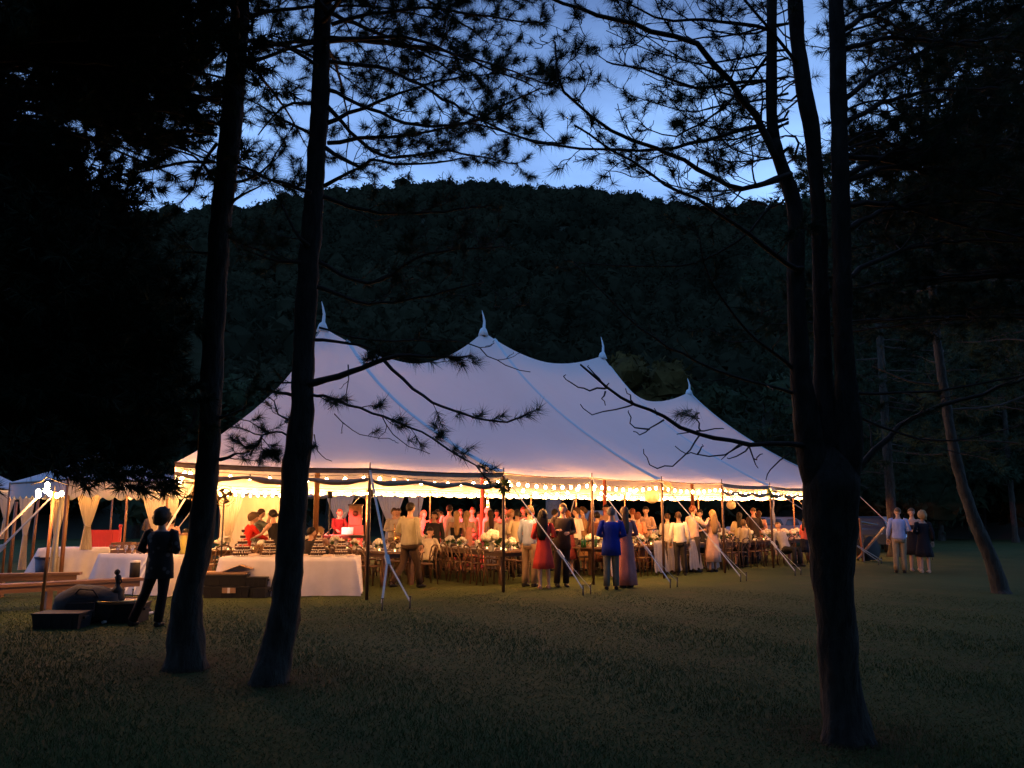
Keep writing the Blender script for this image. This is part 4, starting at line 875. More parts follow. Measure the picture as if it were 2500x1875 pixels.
        g = MB(); zs = [(.45, .20, .16), (.65, .19, .14), (hz, .16, .118), (hz + .08, .15, .105)]; shell(g, zs, .012); obj('skirt', g, bmt, T)
    for s in (-1, 1):
        f = ank[s]; g = MB(); g.tube([f + Vector((0, -.066, -.04)), f + Vector((0, .02, -.035)), f + Vector((0, .13, -.056)), f + Vector((0, .185, -.060))], [.038, .047, .048, .028], 8, ry=[.040, .050, .030, .020], side=(1, 0, 0))
        obj('shoe', g, cmat(shoe, .4, 'shoe_leather'), T)
    return T
rng = np.random.default_rng(21)
white = (.43, .39, .35); G = 'guests standing under the big tent'
OUT = 'guests standing on the grass outside the tent'
# outside, nearest first
pw = person('woman with round dark hair in black floral blouse and dark trousers, back to camera', 382, 12.3, 1.67, 4, ('floral', 'tunic'), ((.012, .010, .010), 'trousers'), 'brown', 'afro', 'wide', ('bent', 'bent'), group=OUT, sleeves='elbow', build=1.2)
person('man in untucked olive white shirt striding right past the chairs', 996, 18.4, 1.86, 35, ((.40, .37, .27), 'shirt'), ((.055, .035, .025), 'trousers'), 'dark', 'short', 'walk', ('bent', 'down'), group=OUT, build=1.22)
person('man in light blue dress shirt and khaki trousers beside the red dress', 1294, 18.9, 1.80, 35, ((.30, .38, .58), 'shirt'), ((.26, .19, .12), 'trousers'), 'sandy', 'short', 'stand', ('down', 'bent'), group=OUT)
person('woman in knee length red dress with long dark curly hair', 1329, 18.4, 1.70, -10, ((.52, .05, .04), 'dress'), ((0, 0, 0), 'knee'), 'dark', 'curly', 'stand', ('bent', 'bent'), group=OUT, sleeves='elbow', shoe=(.4, .25, .18))
person('man in dark suit and tie facing the camera beside the red dress', 1371, 18.9, 1.85, 172, ((.045, .033, .028), 'jacket'), ((.03, .022, .02), 'trousers'), 'brown', 'short', 'stand', ('bent', 'hold'), group=OUT, build=1.05)
person('man in long royal blue shirt and grey shorts seen from behind', 1493, 18.2, 1.76, 2, ((.012, .03, .30), 'tunic'), ((.12, .12, .10), 'trousers'), 'grey', 'short', 'stand', ('bent', 'bent'), group=OUT, build=1.15)
person('woman in long dusty rose gown with grey cardigan beside the blue shirt', 1531, 18.7, 1.76, -18, ((.42, .16, .15), 'dress'), ((0, 0, 0), 'long'), 'sandy', 'long', 'stand', ('bent', 'bent'), group=OUT, sleeves='long')
person('balding man in pale blue shirt and khakis on the far right lawn', 2199, 23.2, 1.78, 18, ((.33, .38, .62), 'shirt'), ((.28, .21, .13), 'trousers'), 'sandy', 'bald', 'stand', ('down', 'bent'), group=OUT, build=1.08)
person('blonde woman in strapless black dress talking on the far right lawn', 2236, 24.0, 1.76, 195, ((.012, .012, .018), 'dress'), ((0, 0, 0), 'knee'), 'sandy', 'updo', 'stand', ('bent', 'bent'), group=OUT, sleeves='none', shoe=(.3, .2, .15))
person('woman with big curly blonde hair in black dress, rightmost guest', 2260, 23.3, 1.66, 12, ((.012, .012, .018), 'dress'), ((0, 0, 0), 'knee'), 'blonde', 'afro', 'stand', ('bent', 'down'), group=OUT, shoe=(.5, .4, .3))
# around the dessert table
person('woman in bright red top leaning over the dessert table', 590, 19.0, 1.64, 55, ((.62, .03, .02), 'shirt'), ((.03, .03, .03), 'trousers'), 'sandy', 'bob', 'stand', ('reach', 'reach'), lean=14)
person('woman in black sleeveless top reaching down behind the trunk', 668, 18.8, 1.70, -70, ((.015, .013, .015), 'vest'), ((.02, .02, .02), 'skirt'), 'dark', 'updo', 'stand', ('reach', 'reach'), lean=10)
ph = person('photographer in grey shirt raising a camera with long lens', 622, 22.0, 1.74, 80, ((.10, .11, .09), 'shirt'), ((.03, .03, .03), 'trousers'), 'brown', 'short', 'stand', ('up', 'up'), lean=6, sleeves='elbow')
person('seated man in dark jacket just right of the thick pine trunk', 756, 19.8, 1.72, 40, ((.03, .025, .03), 'jacket'), ((.02, .02, .02), 'trousers'), 'dark', 'short', 'seat', ('reach', 'reach'), group='guests seated under the big tent')
person('seated woman with blonde bob beside the centre pole', 781, 22.0, 1.66, 20, ((.5, .3, .25), 'shirt'), ((.1, .1, .1), 'skirt'), 'blonde', 'bob', 'seat', ('reach', 'reach'), group='guests seated under the big tent')
person('keyboard player in black shirt glowing under red stage light', 820, 26.2, 1.76, 155, ((.06, .02, .02), 'shirt'), ((.02, .02, .02), 'trousers'), 'sandy', 'short', 'stand', ('reach', 'reach'), group='band under the big tent', turn=0)
person('saxophone player in white shirt holding his horn', 962, 23.6, 1.77, 150, (white, 'shirt'), ((.28, .22, .15), 'trousers'), 'brown', 'short', 'stand', ('bent', 'bent'), group='band under the big tent')
CR = [  # crowd on and near the dance floor
 ('blonde woman in pink dress lit red, left edge of dancers', 1031, 26, 1.70, 150, (.62, .25, .22), 'dress', 'knee', 'blonde', 'long', ('bent', 'bent')),
 ('dark haired woman in black jacket facing the camera by the chairs', 1055, 22.6, 1.66, 176, (.02, .018, .02), 'jacket', 'trousers', 'dark', 'bob', ('down', 'bent')),
 ('tall man in cream shirt seen from behind in the crowd', 1094, 24.2, 1.86, 5, white, 'shirt', 'trousers', 'dark', 'short', ('bent', 'bent')),
 ('long haired blonde in black open back dress', 1109, 23.0, 1.68, -8, (.015, .013, .015), 'dress', 'knee', 'blonde', 'long', ('down', 'down')),
 ('woman in coral dress with very long blonde hair', 1140, 23.2, 1.68, 8, (.60, .26, .20), 'dress', 'mid', 'blonde', 'long', ('bent', 'bent')),
 ('man in peach shirt facing the camera behind the coral dress', 1151, 25.8, 1.80, 190, (.62, .36, .28), 'shirt', 'trousers', 'sandy', 'short', ('down', 'down')),
 ('silver haired guest in pale blouse and dark skirt near the centre pole', 1186, 25.2, 1.80, 80, (.5, .42, .38), 'shirt', 'skirt', 'silver', 'short', ('bent', 'bent')),
 ('woman in lavender grey gown beside the centre pole', 1201, 24.3, 1.70, -30, (.34, .32, .40), 'dress', 'long', 'brown', 'long', ('bent', 'down')),
 ('dancer in red shirt behind the cream shirt', 1068, 28, 1.74, 140, (.6, .12, .10), 'shirt', 'trousers', 'brown', 'short', ('wave', 'bent')),
 ('dancer in pale pink dress behind the cream shirt', 1078, 29, 1.68, 200, (.66, .3, .28), 'dress', 'knee', 'auburn', 'long', ('bent', 'wave')),
 ('man in pink shirt dancing left of the walking man', 975, 27.5, 1.78, 200, (.62, .3, .26), 'shirt', 'trousers', 'brown', 'short', ('bent', 'wave')),
 ('man in light blue shirt half hidden behind the black dress', 1122, 27.0, 1.76, 170, (.35, .42, .6), 'shirt', 'trousers', 'sandy', 'short', ('bent', 'bent')),
 ('tall man with red lit face right of the evergreen spray', 1231, 26.2, 1.80, 165, (.6, .38, .3), 'shirt', 'trousers', 'brown', 'short', ('down', 'bent')),
 ('woman in cream dress under the evergreen spray', 1222, 23.6, 1.62, 30, (.66, .58, .44), 'dress', 'knee', 'dark', 'updo', ('bent', 'bent')),
 ('blonde guest behind the beige shirt', 1247, 24.6, 1.72, 150, (.5, .3, .25), 'shirt', 'trousers', 'blonde', 'bob', ('bent', 'bent')),
 ('broad man in beige shirt with his back to the camera', 1259, 21.8, 1.72, -8, (.50, .42, .28), 'shirt', 'trousers', 'dark', 'short', ('bent', 'down')),
 ('man in red lit shirt behind the blue dress shirt', 1277, 27.0, 1.82, 190, (.6, .25, .2), 'shirt', 'trousers', 'auburn', 'short', ('bent', 'bent')),
 ('man in white shirt hidden behind the suited man', 1354, 24, 1.74, 20, white, 'shirt', 'trousers', 'dark', 'short', ('bent', 'bent')),
 ('woman in maroon dress right behind the suited man', 1391, 22, 1.68, -40, (.10, .015, .02), 'dress', 'knee', 'auburn', 'long', ('bent', 'bent')),
 ('man in white shirt and dark trousers leaning to talk', 1407, 23.2, 1.78, -60, (.68, .62, .54), 'shirt', 'trousers', 'brown', 'short', ('down', 'bent')),
 ('woman in tan dress listening to the leaning man', 1425, 24, 1.80, -80, (.36, .20, .10), 'dress', 'mid', 'brown', 'updo', ('bent', 'bent')),
 ('small guest in white left of the fourth centre pole', 1449, 24.6, 1.66, 30, white, 'shirt', 'trousers', 'auburn', 'long', ('bent', 'bent')),
 ('man in tan jacket facing the camera above the blue shirt', 1481, 25.3, 1.88, 170, (.34, .22, .14), 'jacket', 'trousers', 'dark', 'short', ('bent', 'bent')),
 ('woman in brown dress between pole and blue shirt', 1462, 23.8, 1.66, 20, (.16, .06, .04), 'dress', 'mid', 'dark', 'updo', ('bent', 'bent')),
 ('man in white shirt behind the rose gown', 1548, 24, 1.76, -30, white, 'shirt', 'trousers', 'auburn', 'short', ('bent', 'down')),
 ('woman in salmon dress right of the rose gown', 1563, 23.6, 1.64, 30, (.6, .25, .16), 'dress', 'mid', 'auburn', 'bob', ('bent', 'bent')),
 ('tall man in peach shirt with folded arms under the lanterns', 1580, 25.0, 1.82, 215, (.62, .40, .30), 'shirt', 'trousers', 'dark', 'short', ('bent', 'bent')),
 ('man in white shirt bending right of the fourth front pole', 1634, 23.4, 1.62, -10, white, 'shirt', 'trousers', 'brown', 'short', ('bent', 'bent')),
 ('man in bright white shirt standing over the flower table', 1664, 22.3, 1.66, 10, (.72, .66, .56), 'shirt', 'trousers', 'brown', 'short', ('down', 'down')),
 ('big man in pale pink shirt beside the fifth centre pole', 1695, 23.5, 1.84, 60, (.66, .46, .40), 'shirt', 'trousers', 'auburn', 'short', ('down', 'wave')),
 ('woman in black with dark hair facing the big man', 1714, 25.2, 1.72, 215, (.02, .02, .02), 'dress', 'knee', 'dark', 'bob', ('bent', 'bent')),
 ('woman with long curly blonde hair in nude dress', 1740, 23.6, 1.70, -20, (.6, .38, .30), 'dress', 'mid', 'blonde', 'curly', ('bent', 'bent')),
 ('woman in cream blouse bending to a child', 1806, 26.0, 1.64, 30, (.55, .46, .28), 'shirt', 'skirt', 'dark', 'long', ('bent', 'reach')),
 ('small child with fair hair beside the bending woman', 1817, 25.6, 1.42, -10, (.5, .4, .25), 'shirt', 'trousers', 'sandy', 'bob', ('down', 'down')),
 ('man in dark suit with receding hair standing farther back', 1841, 27.5, 1.80, -10, (.03, .022, .02), 'jacket', 'trousers', 'sandy', 'bald', ('down', 'bent')),
 ('woman in brown dress beside the dark suited man', 1862, 29, 1.70, 20, (.2, .09, .05), 'dress', 'knee', 'brown', 'long', ('bent', 'bent')),
 ('guest in teal shirt at the back of the dance floor', 1300, 29.5, 1.74, 150, (.05, .16, .2), 'shirt', 'trousers', 'dark', 'short', ('wave', 'bent')),
 ('guest in white at the back of the dance floor', 1210, 30.0, 1.74, 170, (.6, .5, .45), 'shirt', 'trousers', 'dark', 'short', ('wave', 'wave')),
 ('woman in red dress dancing far back beside a pole', 1168, 29.5, 1.66, 160, (.5, .1, .08), 'dress', 'knee', 'brown', 'long', ('wave', 'bent')),
]
for (lb, u, t, H, yaw, col, tk, bk, hr, hs, ar) in CR:
    bc = ((.02, .018, .02), (.05, .04, .035), (.16, .12, .08))[int(rng.integers(3))]
    person(lb, u, t, H, yaw, (col, tk), (bc, bk), hr, hs, 'stand', ar, group=G, sleeves='none' if tk == 'dress' and hs in ('long', 'curly') else ('elbow' if tk == 'dress' else 'long'), build=float(rng.uniform(.96, 1.08)), skin='skin1' if rng.random() < .8 else 'skin2')
SG = 'guests seated under the big tent'
person('seated man in white shirt and loosened tie leaning back at the far right table', 1921, 26.3, 1.80, 150, (white, 'shirt'), ((.02, .02, .02), 'trousers'), 'sandy', 'bald', 'seat', ('bent', 'down'), lean=-22, group=SG, build=1.12)
person('guest in coral top and dark skirt at the edge of the big pine', 1966, 27.0, 1.50, 75, ((.7, .15, .12), 'shirt'), ((.02, .02, .03), 'skirt'), 'brown', 'long', 'walk', ('down', 'bent'), group=OUT, sleeves='elbow', shoe=(.4, .25, .18))
person('seated guest in cream shirt right of the walking man', 1040, 21.0, 1.70, 15, ((.6, .54, .44), 'shirt'), ((.03, .03, .03), 'trousers'), 'dark', 'bald', 'seat', ('reach', 'reach'), group=SG, lean=16)
person('guest in brown patterned shirt standing in the small tent', 361, 24.5, 1.76, 30, ((.2, .12, .06), 'shirt'), ((.05, .04, .03), 'trousers'), 'sandy', 'short', group='guests in the small tent', arms=('bent', 'bent'))
person('guest in pink top behind the woman in the floral blouse', 408, 21.5, 1.55, -20, ((.6, .35, .3), 'shirt'), ((.05, .04, .03), 'trousers'), 'dark', 'bob', group='guests in the small tent', arms=('bent', 'bent'))
person('seated guest in dark red left of the crooked trunk', 446, 21.0, 1.62, 160, ((.2, .05, .03), 'shirt'), ((.05, .04, .03), 'trousers'), 'dark', 'long', 'seat', ('bent', 'bent'), group='guests in the small tent')

# ------------------------------------------------------------------ small frame tents with drapes
def frame_tent(label, c0, c1, depth, z, val, rise, n_scal, group='small tents'):
    """c0, c1: front eave corners; depth: away from the camera"""
    c0, c1 = Vector((c0.x, c0.y, 0)), Vector((c1.x, c1.y, 0)); ex = (c1 - c0).normalized(); ey = Vector((-ex.y, ex.x, 0)); ey = ey if ey.y > 0 else -ey
    C = [c0, c1, c1 + ey * depth, c0 + ey * depth]; cen = (C[0] + C[2]) / 2; t = thing('small_tent', label, 'tent', cen, 0, group)
    wdt = (c1 - c0).length; a = C[0].lerp(C[3], .5) + ex * min(wdt / 2, depth / 2) * .96; b = C[1].lerp(C[2], .5) - ex * min(wdt / 2, depth / 2) * .96
    mb = MB(); N = 12
    def pan(p, q, r, s_):   # eave p-q, ridge s_-r
        vs = []
        for j in range(N + 1):
            w = j / N
            for i in range(N + 1):
                k = i / N; e = p.lerp(q, k); g = s_.lerp(r, k); v = e.lerp(g, w); v.z = z + rise * (.78 * w + .22 * w ** 3) - .02 * math.sin(k * math.pi) * (1 - w); vs.append(v)
        mb.add(vs, [(j * (N + 1) + i, j * (N + 1) + i + 1, (j + 1) * (N + 1) + i + 1, (j + 1) * (N + 1) + i) for j in range(N) for i in range(N)], True)
    pan(C[0], C[1], b, a); pan(C[1], C[2], b, b); pan(C[2], C[3], a, b); pan(C[3], C[0], a, a)
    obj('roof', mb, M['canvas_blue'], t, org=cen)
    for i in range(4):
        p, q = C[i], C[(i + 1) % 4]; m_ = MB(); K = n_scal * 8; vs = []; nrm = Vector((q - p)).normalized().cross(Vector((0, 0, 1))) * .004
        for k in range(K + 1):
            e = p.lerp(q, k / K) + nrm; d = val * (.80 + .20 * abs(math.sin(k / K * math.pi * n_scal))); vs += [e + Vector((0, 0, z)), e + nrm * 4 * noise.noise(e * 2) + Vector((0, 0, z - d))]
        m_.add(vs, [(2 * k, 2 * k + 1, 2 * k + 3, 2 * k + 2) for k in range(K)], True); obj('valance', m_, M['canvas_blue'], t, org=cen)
    for i in range(4):
        obj('leg', MB().tube([C[i], C[i] + Vector((0, 0, z))], .028, 8), M['wood_pole'], t, org=cen)
    for i in range(4): obj('frame_bar', MB().tube([C[i] + Vector((0, 0, z - .03)), C[(i + 1) % 4] + Vector((0, 0, z - .03))], .022, 6), M['steel'], t, org=cen)
    return t, C, ex, ey
def drape(label, p, ex, z, w, zb=.0, zt=.55, kind='tied', group='gathered drapes on the tents'):
    p = Vector(p); t = thing('drape', label, 'drape', (p.x, p.y, 0), 0, group); mb = MB(); n, m = 30, 18; vs = []; ey = Vector((-ex.y, ex.x, 0))
    for j in range(m + 1):
        zz = z - (z - zb) * j / m; k = (z - zz) / (z - zb)
        if kind == 'tied':
            wk = w * (1 - .80 * min(1, k / zt) ** 1.3) if k < zt else w * (.20 + .28 * ((k - zt) / (1 - zt)) ** .8)
        else: wk = w
        for i in range(n + 1):
            s = i / n - .5; f = .05 * math.sin(i * 1.9 + .3 * math.sin(j * .5)) * (.5 + .5 * k) + .015 * math.sin(i * .7 + j * .3); vs.append(ex * (s * wk) + ey * f + Vector((0, 0, zz)))
    mb.add(vs, [(j * (n + 1) + i, j * (n + 1) + i + 1, (j + 1) * (n + 1) + i + 1, (j + 1) * (n + 1) + i) for j in range(m) for i in range(n)], True)
    obj('curtain', mb, M['drape'], t)
    if kind == 'tied':
        zz = z - (z - zb) * zt; obj('tie_back', MB().tube([Vector((0, 0, zz - .03)), Vector((0, 0, zz + .03))], w * .115, 10), M['drape'], t)
    return t
a, b = at(166, 1165, 17.5), at(474, 1172, 19.5)
ft, FC, fx, fy = frame_tent('small white tent with scalloped valance left of the big tent', a, b, 3.6, 2.36, .40, .72, 9)
drape('yellow lit drape tied at the middle, left front of the small tent', gt(203, 20.5), fx, 2.25, .62, .75, .62)
drape('grey white drape hanging behind the head of the floral blouse woman', gt(371, 21), fx, 2.2, .75, .4)
drape('amber drape slanting on the right side of the small tent', gt(412, 21.6), fx, 2.2, .35, .6)
drape('pale blue drape just left of the reddish leaning poles', gt(127, 20), fx, 2.25, .45, .2)
festoon(FC[0] + Vector((0, 0, 2.22)) + fy * .15, FC[1] + Vector((0, 0, 2.22)) + fy * .15, 5, 'widely spaced bulbs along the small tent valance', .02, 'festoon strings on the small tent')
festoon(FC[3] + Vector((0, 0, 2.25)), FC[2] + Vector((0, 0, 2.25)), 6, 'bulbs along the rear edge of the small tent', .02, 'festoon strings on the small tent')
a, b = gt(560, 33), gt(1020, 36)
ft2, FC2, fx2, fy2 = frame_tent('white tent with low valance behind the band', a, b, 6, 2.75, .45, 1.6, 14)
for q, (k, lb, w) in enumerate(((.30, 'grey drape on the rear tent left of the keyboard player', 1.2), (.56, 'pale drape on the rear tent just left of the keyboard player', 1.3), (.84, 'pale drape on the rear tent behind the saxophone player', 1.3), (.985, 'narrow drape at the right corner of the rear tent', .8))):
    drape(lb, FC2[0] + fx2 * (FC2[1] - FC2[0]).length * k, fx2, 2.6, w, .1)
# left, farther small tent, mostly dark
a, b = gt(-160, 25), gt(60, 27)
ft3, FC3, fx3, fy3 = frame_tent('dim small tent beyond the lamp cluster at the left edge', a, b, 4, 2.4, .35, 1.1, 8)
drape('dim drape left of the lamp cluster, at the photo edge', gt(2, 24), fx3, 2.2, .5, .9); drape('dim drape between the two small tents', gt(52, 23), fx3, 2.2, .45, .1)
festoon(FC3[0] + Vector((0, 0, 2.3)), FC3[1] + Vector((1.8, .2, 2.3)), 4, 'two dim bulbs left of the lamp cluster', .03, 'festoon strings on the small tent')
# pleated lit backdrop behind the photographer
drape('bright pleated backdrop curtain behind the photographer', gt(628, 25.2), Vector((1, .1, 0)).normalized(), 2.15, 2.3, .0, kind='wall', group='backdrop curtains')
drape('narrow gathered curtain left of the photographer', gt(553, 24.4), Vector((1, 0, 0)), 2.2, .75, .8, .9, group='backdrop curtains')
festoon(gt(500, 23.6) + Vector((0, 0, 2.25)), gt(720, 24.4) + Vector((0, 0, 2.25)), 12, 'tight row of bulbs above the backdrop curtain', .04)

# ------------------------------------------------------------------ poles, lamps and benches at the left
def pole(label, b0, t0, r, m='wood_pole', group='poles at the left'):
    t = thing('tent_pole', label, 'pole', b0, 0, group); obj('shaft', MB().tube([b0, t0], [r, r * .85], 8), M[m], t, org=b0); obj('pin', MB().tube([t0, t0 + (t0 - b0).normalized() * .1], .01, 5), M['steel'], t, org=b0); return t
def P3(u0, v0, u1, v1, t1=None): b0 = gr(u0, v0); t0 = b0.y * _c + (b0.z - CH) * _s; return b0, at(u1, v1, t1 or t0 + .25)
pole('slim grey pole standing at the lamp cluster, in front of the benches', *P3(100, 1503, 133, 1200), .03, 'wood_pole')
b0, t0 = P3(146, 1435, 168, 1186); pole('reddish brown pole right of the lamp cluster', b0, t0, .045)
b0, t0 = P3(126, 1432, 152, 1200); pole('pale upright pole lit orange beside the reddish pole', b0, t0, .04, 'strap')
b0, t0 = P3(22, 1407, 40, 1225); pole('dark pole near the left edge of the photo', b0, t0, .05)
b0, t0 = P3(73, 1403, 94, 1215); pole('dim brown pole between left edge and lamp cluster', b0, t0, .045)
b0, t0 = gt(262, 24), gt(262, 24) + Vector((0, 0, 2.3)); pole('thin pole rising behind the red panel', b0, t0, .03)
for lb, (u0, v0, ta), (u1, v1, tb) in (('upper orange strap slanting down to the left edge', (90, 1215, 13.6), (-60, 1365, 12.6)), ('lower orange strap slanting down to the left edge', (128, 1212, 13.4), (-60, 1400, 12.2))):
    p, q = at(u0, v0, ta), at(u1, v1, tb); d = (q - p); e = p + d * ((p.z - .1) / (p.z - q.z)); guy('g', p, p.lerp(e, .45), [Vector((e.x, e.y, 0)), Vector((e.x + .25, e.y - .1, 0))], lb, group='guy straps at the left')
p = FC[1] + Vector((0, 0, 2.3)); e = gr(300, 1466); guy('g', p, p.lerp(e, .5), [e, e + Vector((.15, .05, 0))], 'yellow lit strap from the small tent corner behind the floral blouse', group='guy straps at the left')
def cluster(c, label):
    t = thing('lamp_cluster', label, 'lamps', c, 0); 
    for (dx, dy, dz) in ((0, 0, .0), (.09, .05, -.06), (-.02, .1, .13), (-.2, .05, -.10), (.05, -.03, .06), (-.24, .1, -.02), (.25, .1, -.10), (.32, .2, -.06)):
        o = obj('bulb', bulb_me, None, t, loc=(dx * .62, dy * .6, dz * .75)); o.scale = (1.15,) * 3
    obj('cable', MB().tube([(-.3, .1, .05), (-.1, .05, .1), (0, 0, .17), (.15, .05, .1), (.35, .2, .02)], .008, 5), M['cable'], t)
cluster(at(112, 1190, 13.5), 'bright cluster of warm bulbs on top of the slim grey pole')
def bench(label, a, b, h=.46, w=.30, group='long plank benches'):
    a, b = Vector(a), Vector(b); a.z = b.z = 0; L_ = (b - a).length; ang = math.atan2(b.y - a.y, b.x - a.x); t = thing('bench', label, 'bench', a, ang, group)
    obj('seat', MB().box((L_ / 2, 0, h - .025), (L_, w, .05)), M['plank'], t); obj('apron', MB().box((L_ / 2, -w / 2 + .04, h - .10), (L_ * .96, .03, .10)), M['plank'], t)
    for k in (.12, .5, .88): obj('leg', MB().box((L_ * k, 0, (h - .052) / 2), (.09, w * .8, h - .052)), M['plank'], t)
bench('nearer long plank bench ending behind the woman in floral blouse', at(-140, 1458, 13.6), at(345, 1413, 15.6), .46, .32)
bench('farther reddish plank bench in front of the white buffet table', at(-200, 1418, 16.2), at(198, 1399, 17.0), .46, .28)
bench('short dark bench behind the crooked trunk', at(340, 1400, 17.6), at(520, 1385, 18.2), .55, .35)

# ------------------------------------------------------------------ tables with cloths
def cloth_table(label, c, ang, L_, w, h=.78, flare=.07, group='white clothed tables'):
    t = thing('clothed_table', label, 'table', c, ang, group); mb = MB(); per = []
    nx, ny = 26, 9
    for i in range(nx): per.append((-L_ / 2 + L_ * i / nx, -w / 2, 0, -1))
    for i in range(ny): per.append((L_ / 2, -w / 2 + w * i / ny, 1, 0))
    for i in range(nx): per.append((L_ / 2 - L_ * i / nx, w / 2, 0, 1))
    for i in range(ny): per.append((-L_ / 2, w / 2 - w * i / ny, -1, 0))
    K = len(per); m = 8; vs = []
    for j in range(m + 1):
        k = j / m
        for i, (x, y, nx_, ny_) in enumerate(per):
            f = k * (flare + .030 * math.sin(i * 1.25) + .02 * math.sin(i * .47 + 1)); cx = 1 if (abs(x) > L_ / 2 - .05 and abs(y) > w / 2 - .05) else 0
            ox, oy = x / (L_ / 2), y / (w / 2); d = Vector((nx_, ny_, 0)) if not cx else Vector((ox, oy, 0)) * .9
            r0 = .02 if j == 0 else 0; vs.append((x + d.x * f * (1 + cx * .6), y + d.y * f * (1 + cx * .6), h - (h - .02) * k - (.006 if j else 0)))
    mb.add(vs, [(j * K + i, (j + 1) * K + i, (j + 1) * K + (i + 1) % K, j * K + (i + 1) % K) for j in range(m) for i in range(K)], True)
    mb.f.append(tuple(range(K))); mb.m.append(0); mb.sm.append(False)
    obj('tablecloth', mb, M['cloth'], t)
    obj('tabletop', MB().box((0, 0, h - .035), (L_ * .985, w * .97, .03)), M['wood_farm'], t)
    for sx in (-1, 1):
        for sy in (-1, 1): obj('leg', MB().box((sx * L_ * .45, sy * w * .4, (h - .06) / 2), (.05, .05, h - .06)), M['wood_farm'], t)
    return t
def ctr(a, b): c = (a + b) / 2; return Vector((c.x, c.y, 0))
a, b = at(534, 1362, 16.8), at(866, 1363, 16.9); ang = math.atan2(b.y - a.y, b.x - a.x); dc = ctr(a, b) + Vector((0, .38, 0)); DT = cloth_table('white clothed dessert table behind the thick pine trunk', dc, ang, (b - a).length, .76, .765)
a, b = at(100, 1334, 20.6), at(244, 1330, 20.8); c1_ = ctr(a, b) + Vector((0, .6, 0)); cloth_table('white clothed buffet table farther left, behind the poles', c1_, .05, 1.75, .9, .78, .16)
a, b = at(238, 1337, 17.6), at(430, 1352, 16.7); c2_ = ctr(a, b) + Vector((.1, .55, 0)); BT = cloth_table('white clothed bar table behind the woman in floral blouse', c2_, math.atan2(b.y - a.y, b.x - a.x), 2.0, .95, .80, .10)
# farm tables
def farm_table(label, c, ang, L_, w=1.0, group='long wooden dining tables'):
    t = thing('farm_table', label, 'table', c, ang, group); n = 5
    for i in range(n): obj('plank', MB().box((0, -w / 2 + w * (i + .5) / n, .745), (L_, w / n - .008, .035)), M['wood_farm'], t)
    obj('apron', MB().box((0, 0, .68), (L_ * .94, w * .8, .09)), M['wood_farm'], t)
    for sx in (-1, 1):
        for sy in (-1, 1): obj('leg', MB().box((sx * L_ * .44, sy * w * .36, .32), (.09, .09, .635)), M['wood_farm'], t)
    return t
ch = thing('crossback_chair', 'x', 'chair', (0, 0, 0), 0); KW = M['wood_chair']     # faces +Y (sitter looks to +Y), back at -Y
mb = MB(); mb.lathe([(.19, 0), (.215, .012), (.215, .03), (.19, .04), (.001, .042)], (0, .02, .44), 14, sx=1.0, sy=.95); obj('seat', mb, KW, ch)
for s in (-1, 1):
    obj('leg', MB().tube([(s * .17, .19, .45), (s * .19, .21, 0)], [.019, .014], 7), KW, ch)
    obj('leg', MB().tube([(s * .185, -.25, 0), (s * .175, -.19, .44), (s * .175, -.20, .62), (s * .165, -.245, .84)], [.015, .019, .018, .016], 7), KW, ch)
    obj('cross_slat', MB().tube([(s * .17, -.197, .50), (s * .08, -.19, .60), (0, -.195 - .006 * s, .675), (-s * .08, -.215, .75), (-s * .15, -.235, .83)], .011, 6), KW, ch)
obj('top_rail', MB().tube([(-.175, -.243, .83), (-.09, -.265, .885), (0, -.27, .895), (.09, -.265, .885), (.175, -.243, .83)], [.018, .02, .02, .02, .018], 8), KW, ch)
obj('stretcher', MB().tube([(-.185, .2, .25), (-.12, .2, .33), (0, .2, .36), (.12, .2, .33), (.185, .2, .25)], .009, 5), KW, ch)
obj('stretcher', MB().tube([(-.185, -.21, .25), (-.12, -.205, .33), (0, -.2, .36), (.12, -.205, .33), (.185, -.21, .25)], .009, 5), KW, ch)
used = [False]
def chair(p, ang, label, group='cross back dining chairs'):
    if not used[0]: used[0] = True; ch.location = p; ch.rotation_euler = (0, 0, ang); ch['label'] = label; ch['group'] = group; return ch
    return dup(ch, p, ang, label, group)
# table frames: (label, s, p, ang in local, length)
AD = math.atan2(DY, DX)
TB = []
def ftable(lb, s, p, ang, L_, seats, far_near):
    c = L(s, p); t = farm_table(lb, c, ang, L_); TB.append((c, ang, L_)); ex = Vector((math.cos(ang), math.sin(ang), 0)); ey = Vector((-ex.y, ex.x, 0))
    for k in range(seats):
        q = -L_ / 2 + L_ * (k + .5) / seats + rng.uniform(-.05, .05)
        for side, nm in ((-1, far_near[0]), (1, far_near[1])):
            pos = c + ex * q + ey * side * (.70 + rng.uniform(-.03, .12)); chair(pos, ang + (0 if side < 0 else math.pi) + rng.uniform(-.12, .12), nm + ', ' + ordn[k])
    return t
aF = math.atan2(6.0, -3.5)      # the table running back from the open front
ta, tb_ = Vector((.28, 19.7, 0)), Vector((-3.2, 25.7, 0))
def wtable(lb, A_, B_, seats, fn):
    d = B_ - A_; ang = math.atan2(d.y, d.x); c = (A_ + B_) / 2; s, p = toL(c.x, c.y); return ftable(lb, s, p, ang, d.length, seats, fn)
wtable('long wooden table ending beside the blue dress shirt', Vector((.25, 19.9, 0)), Vector((-3.1, 25.3, 0)), 10, ('cross back chair on the far side of the table behind the walking man', 'cross back chair lined up right of the walking man, back to camera'))
wtable('wooden table behind the dessert table and its cupcakes', Vector((-2.4, 19.4, 0)), Vector((-6.1, 24.3, 0)), 9, ('cross back chair on the right side of the table behind the desserts', 'cross back chair on the left side of the table behind the desserts'))
wtable('long flower covered table along the front right poles', L(4.3, 1.55), L(16.4, 1.45), 18, ('cross back chair on the front side of the long right table', 'cross back chair on the far side of the long right table'))
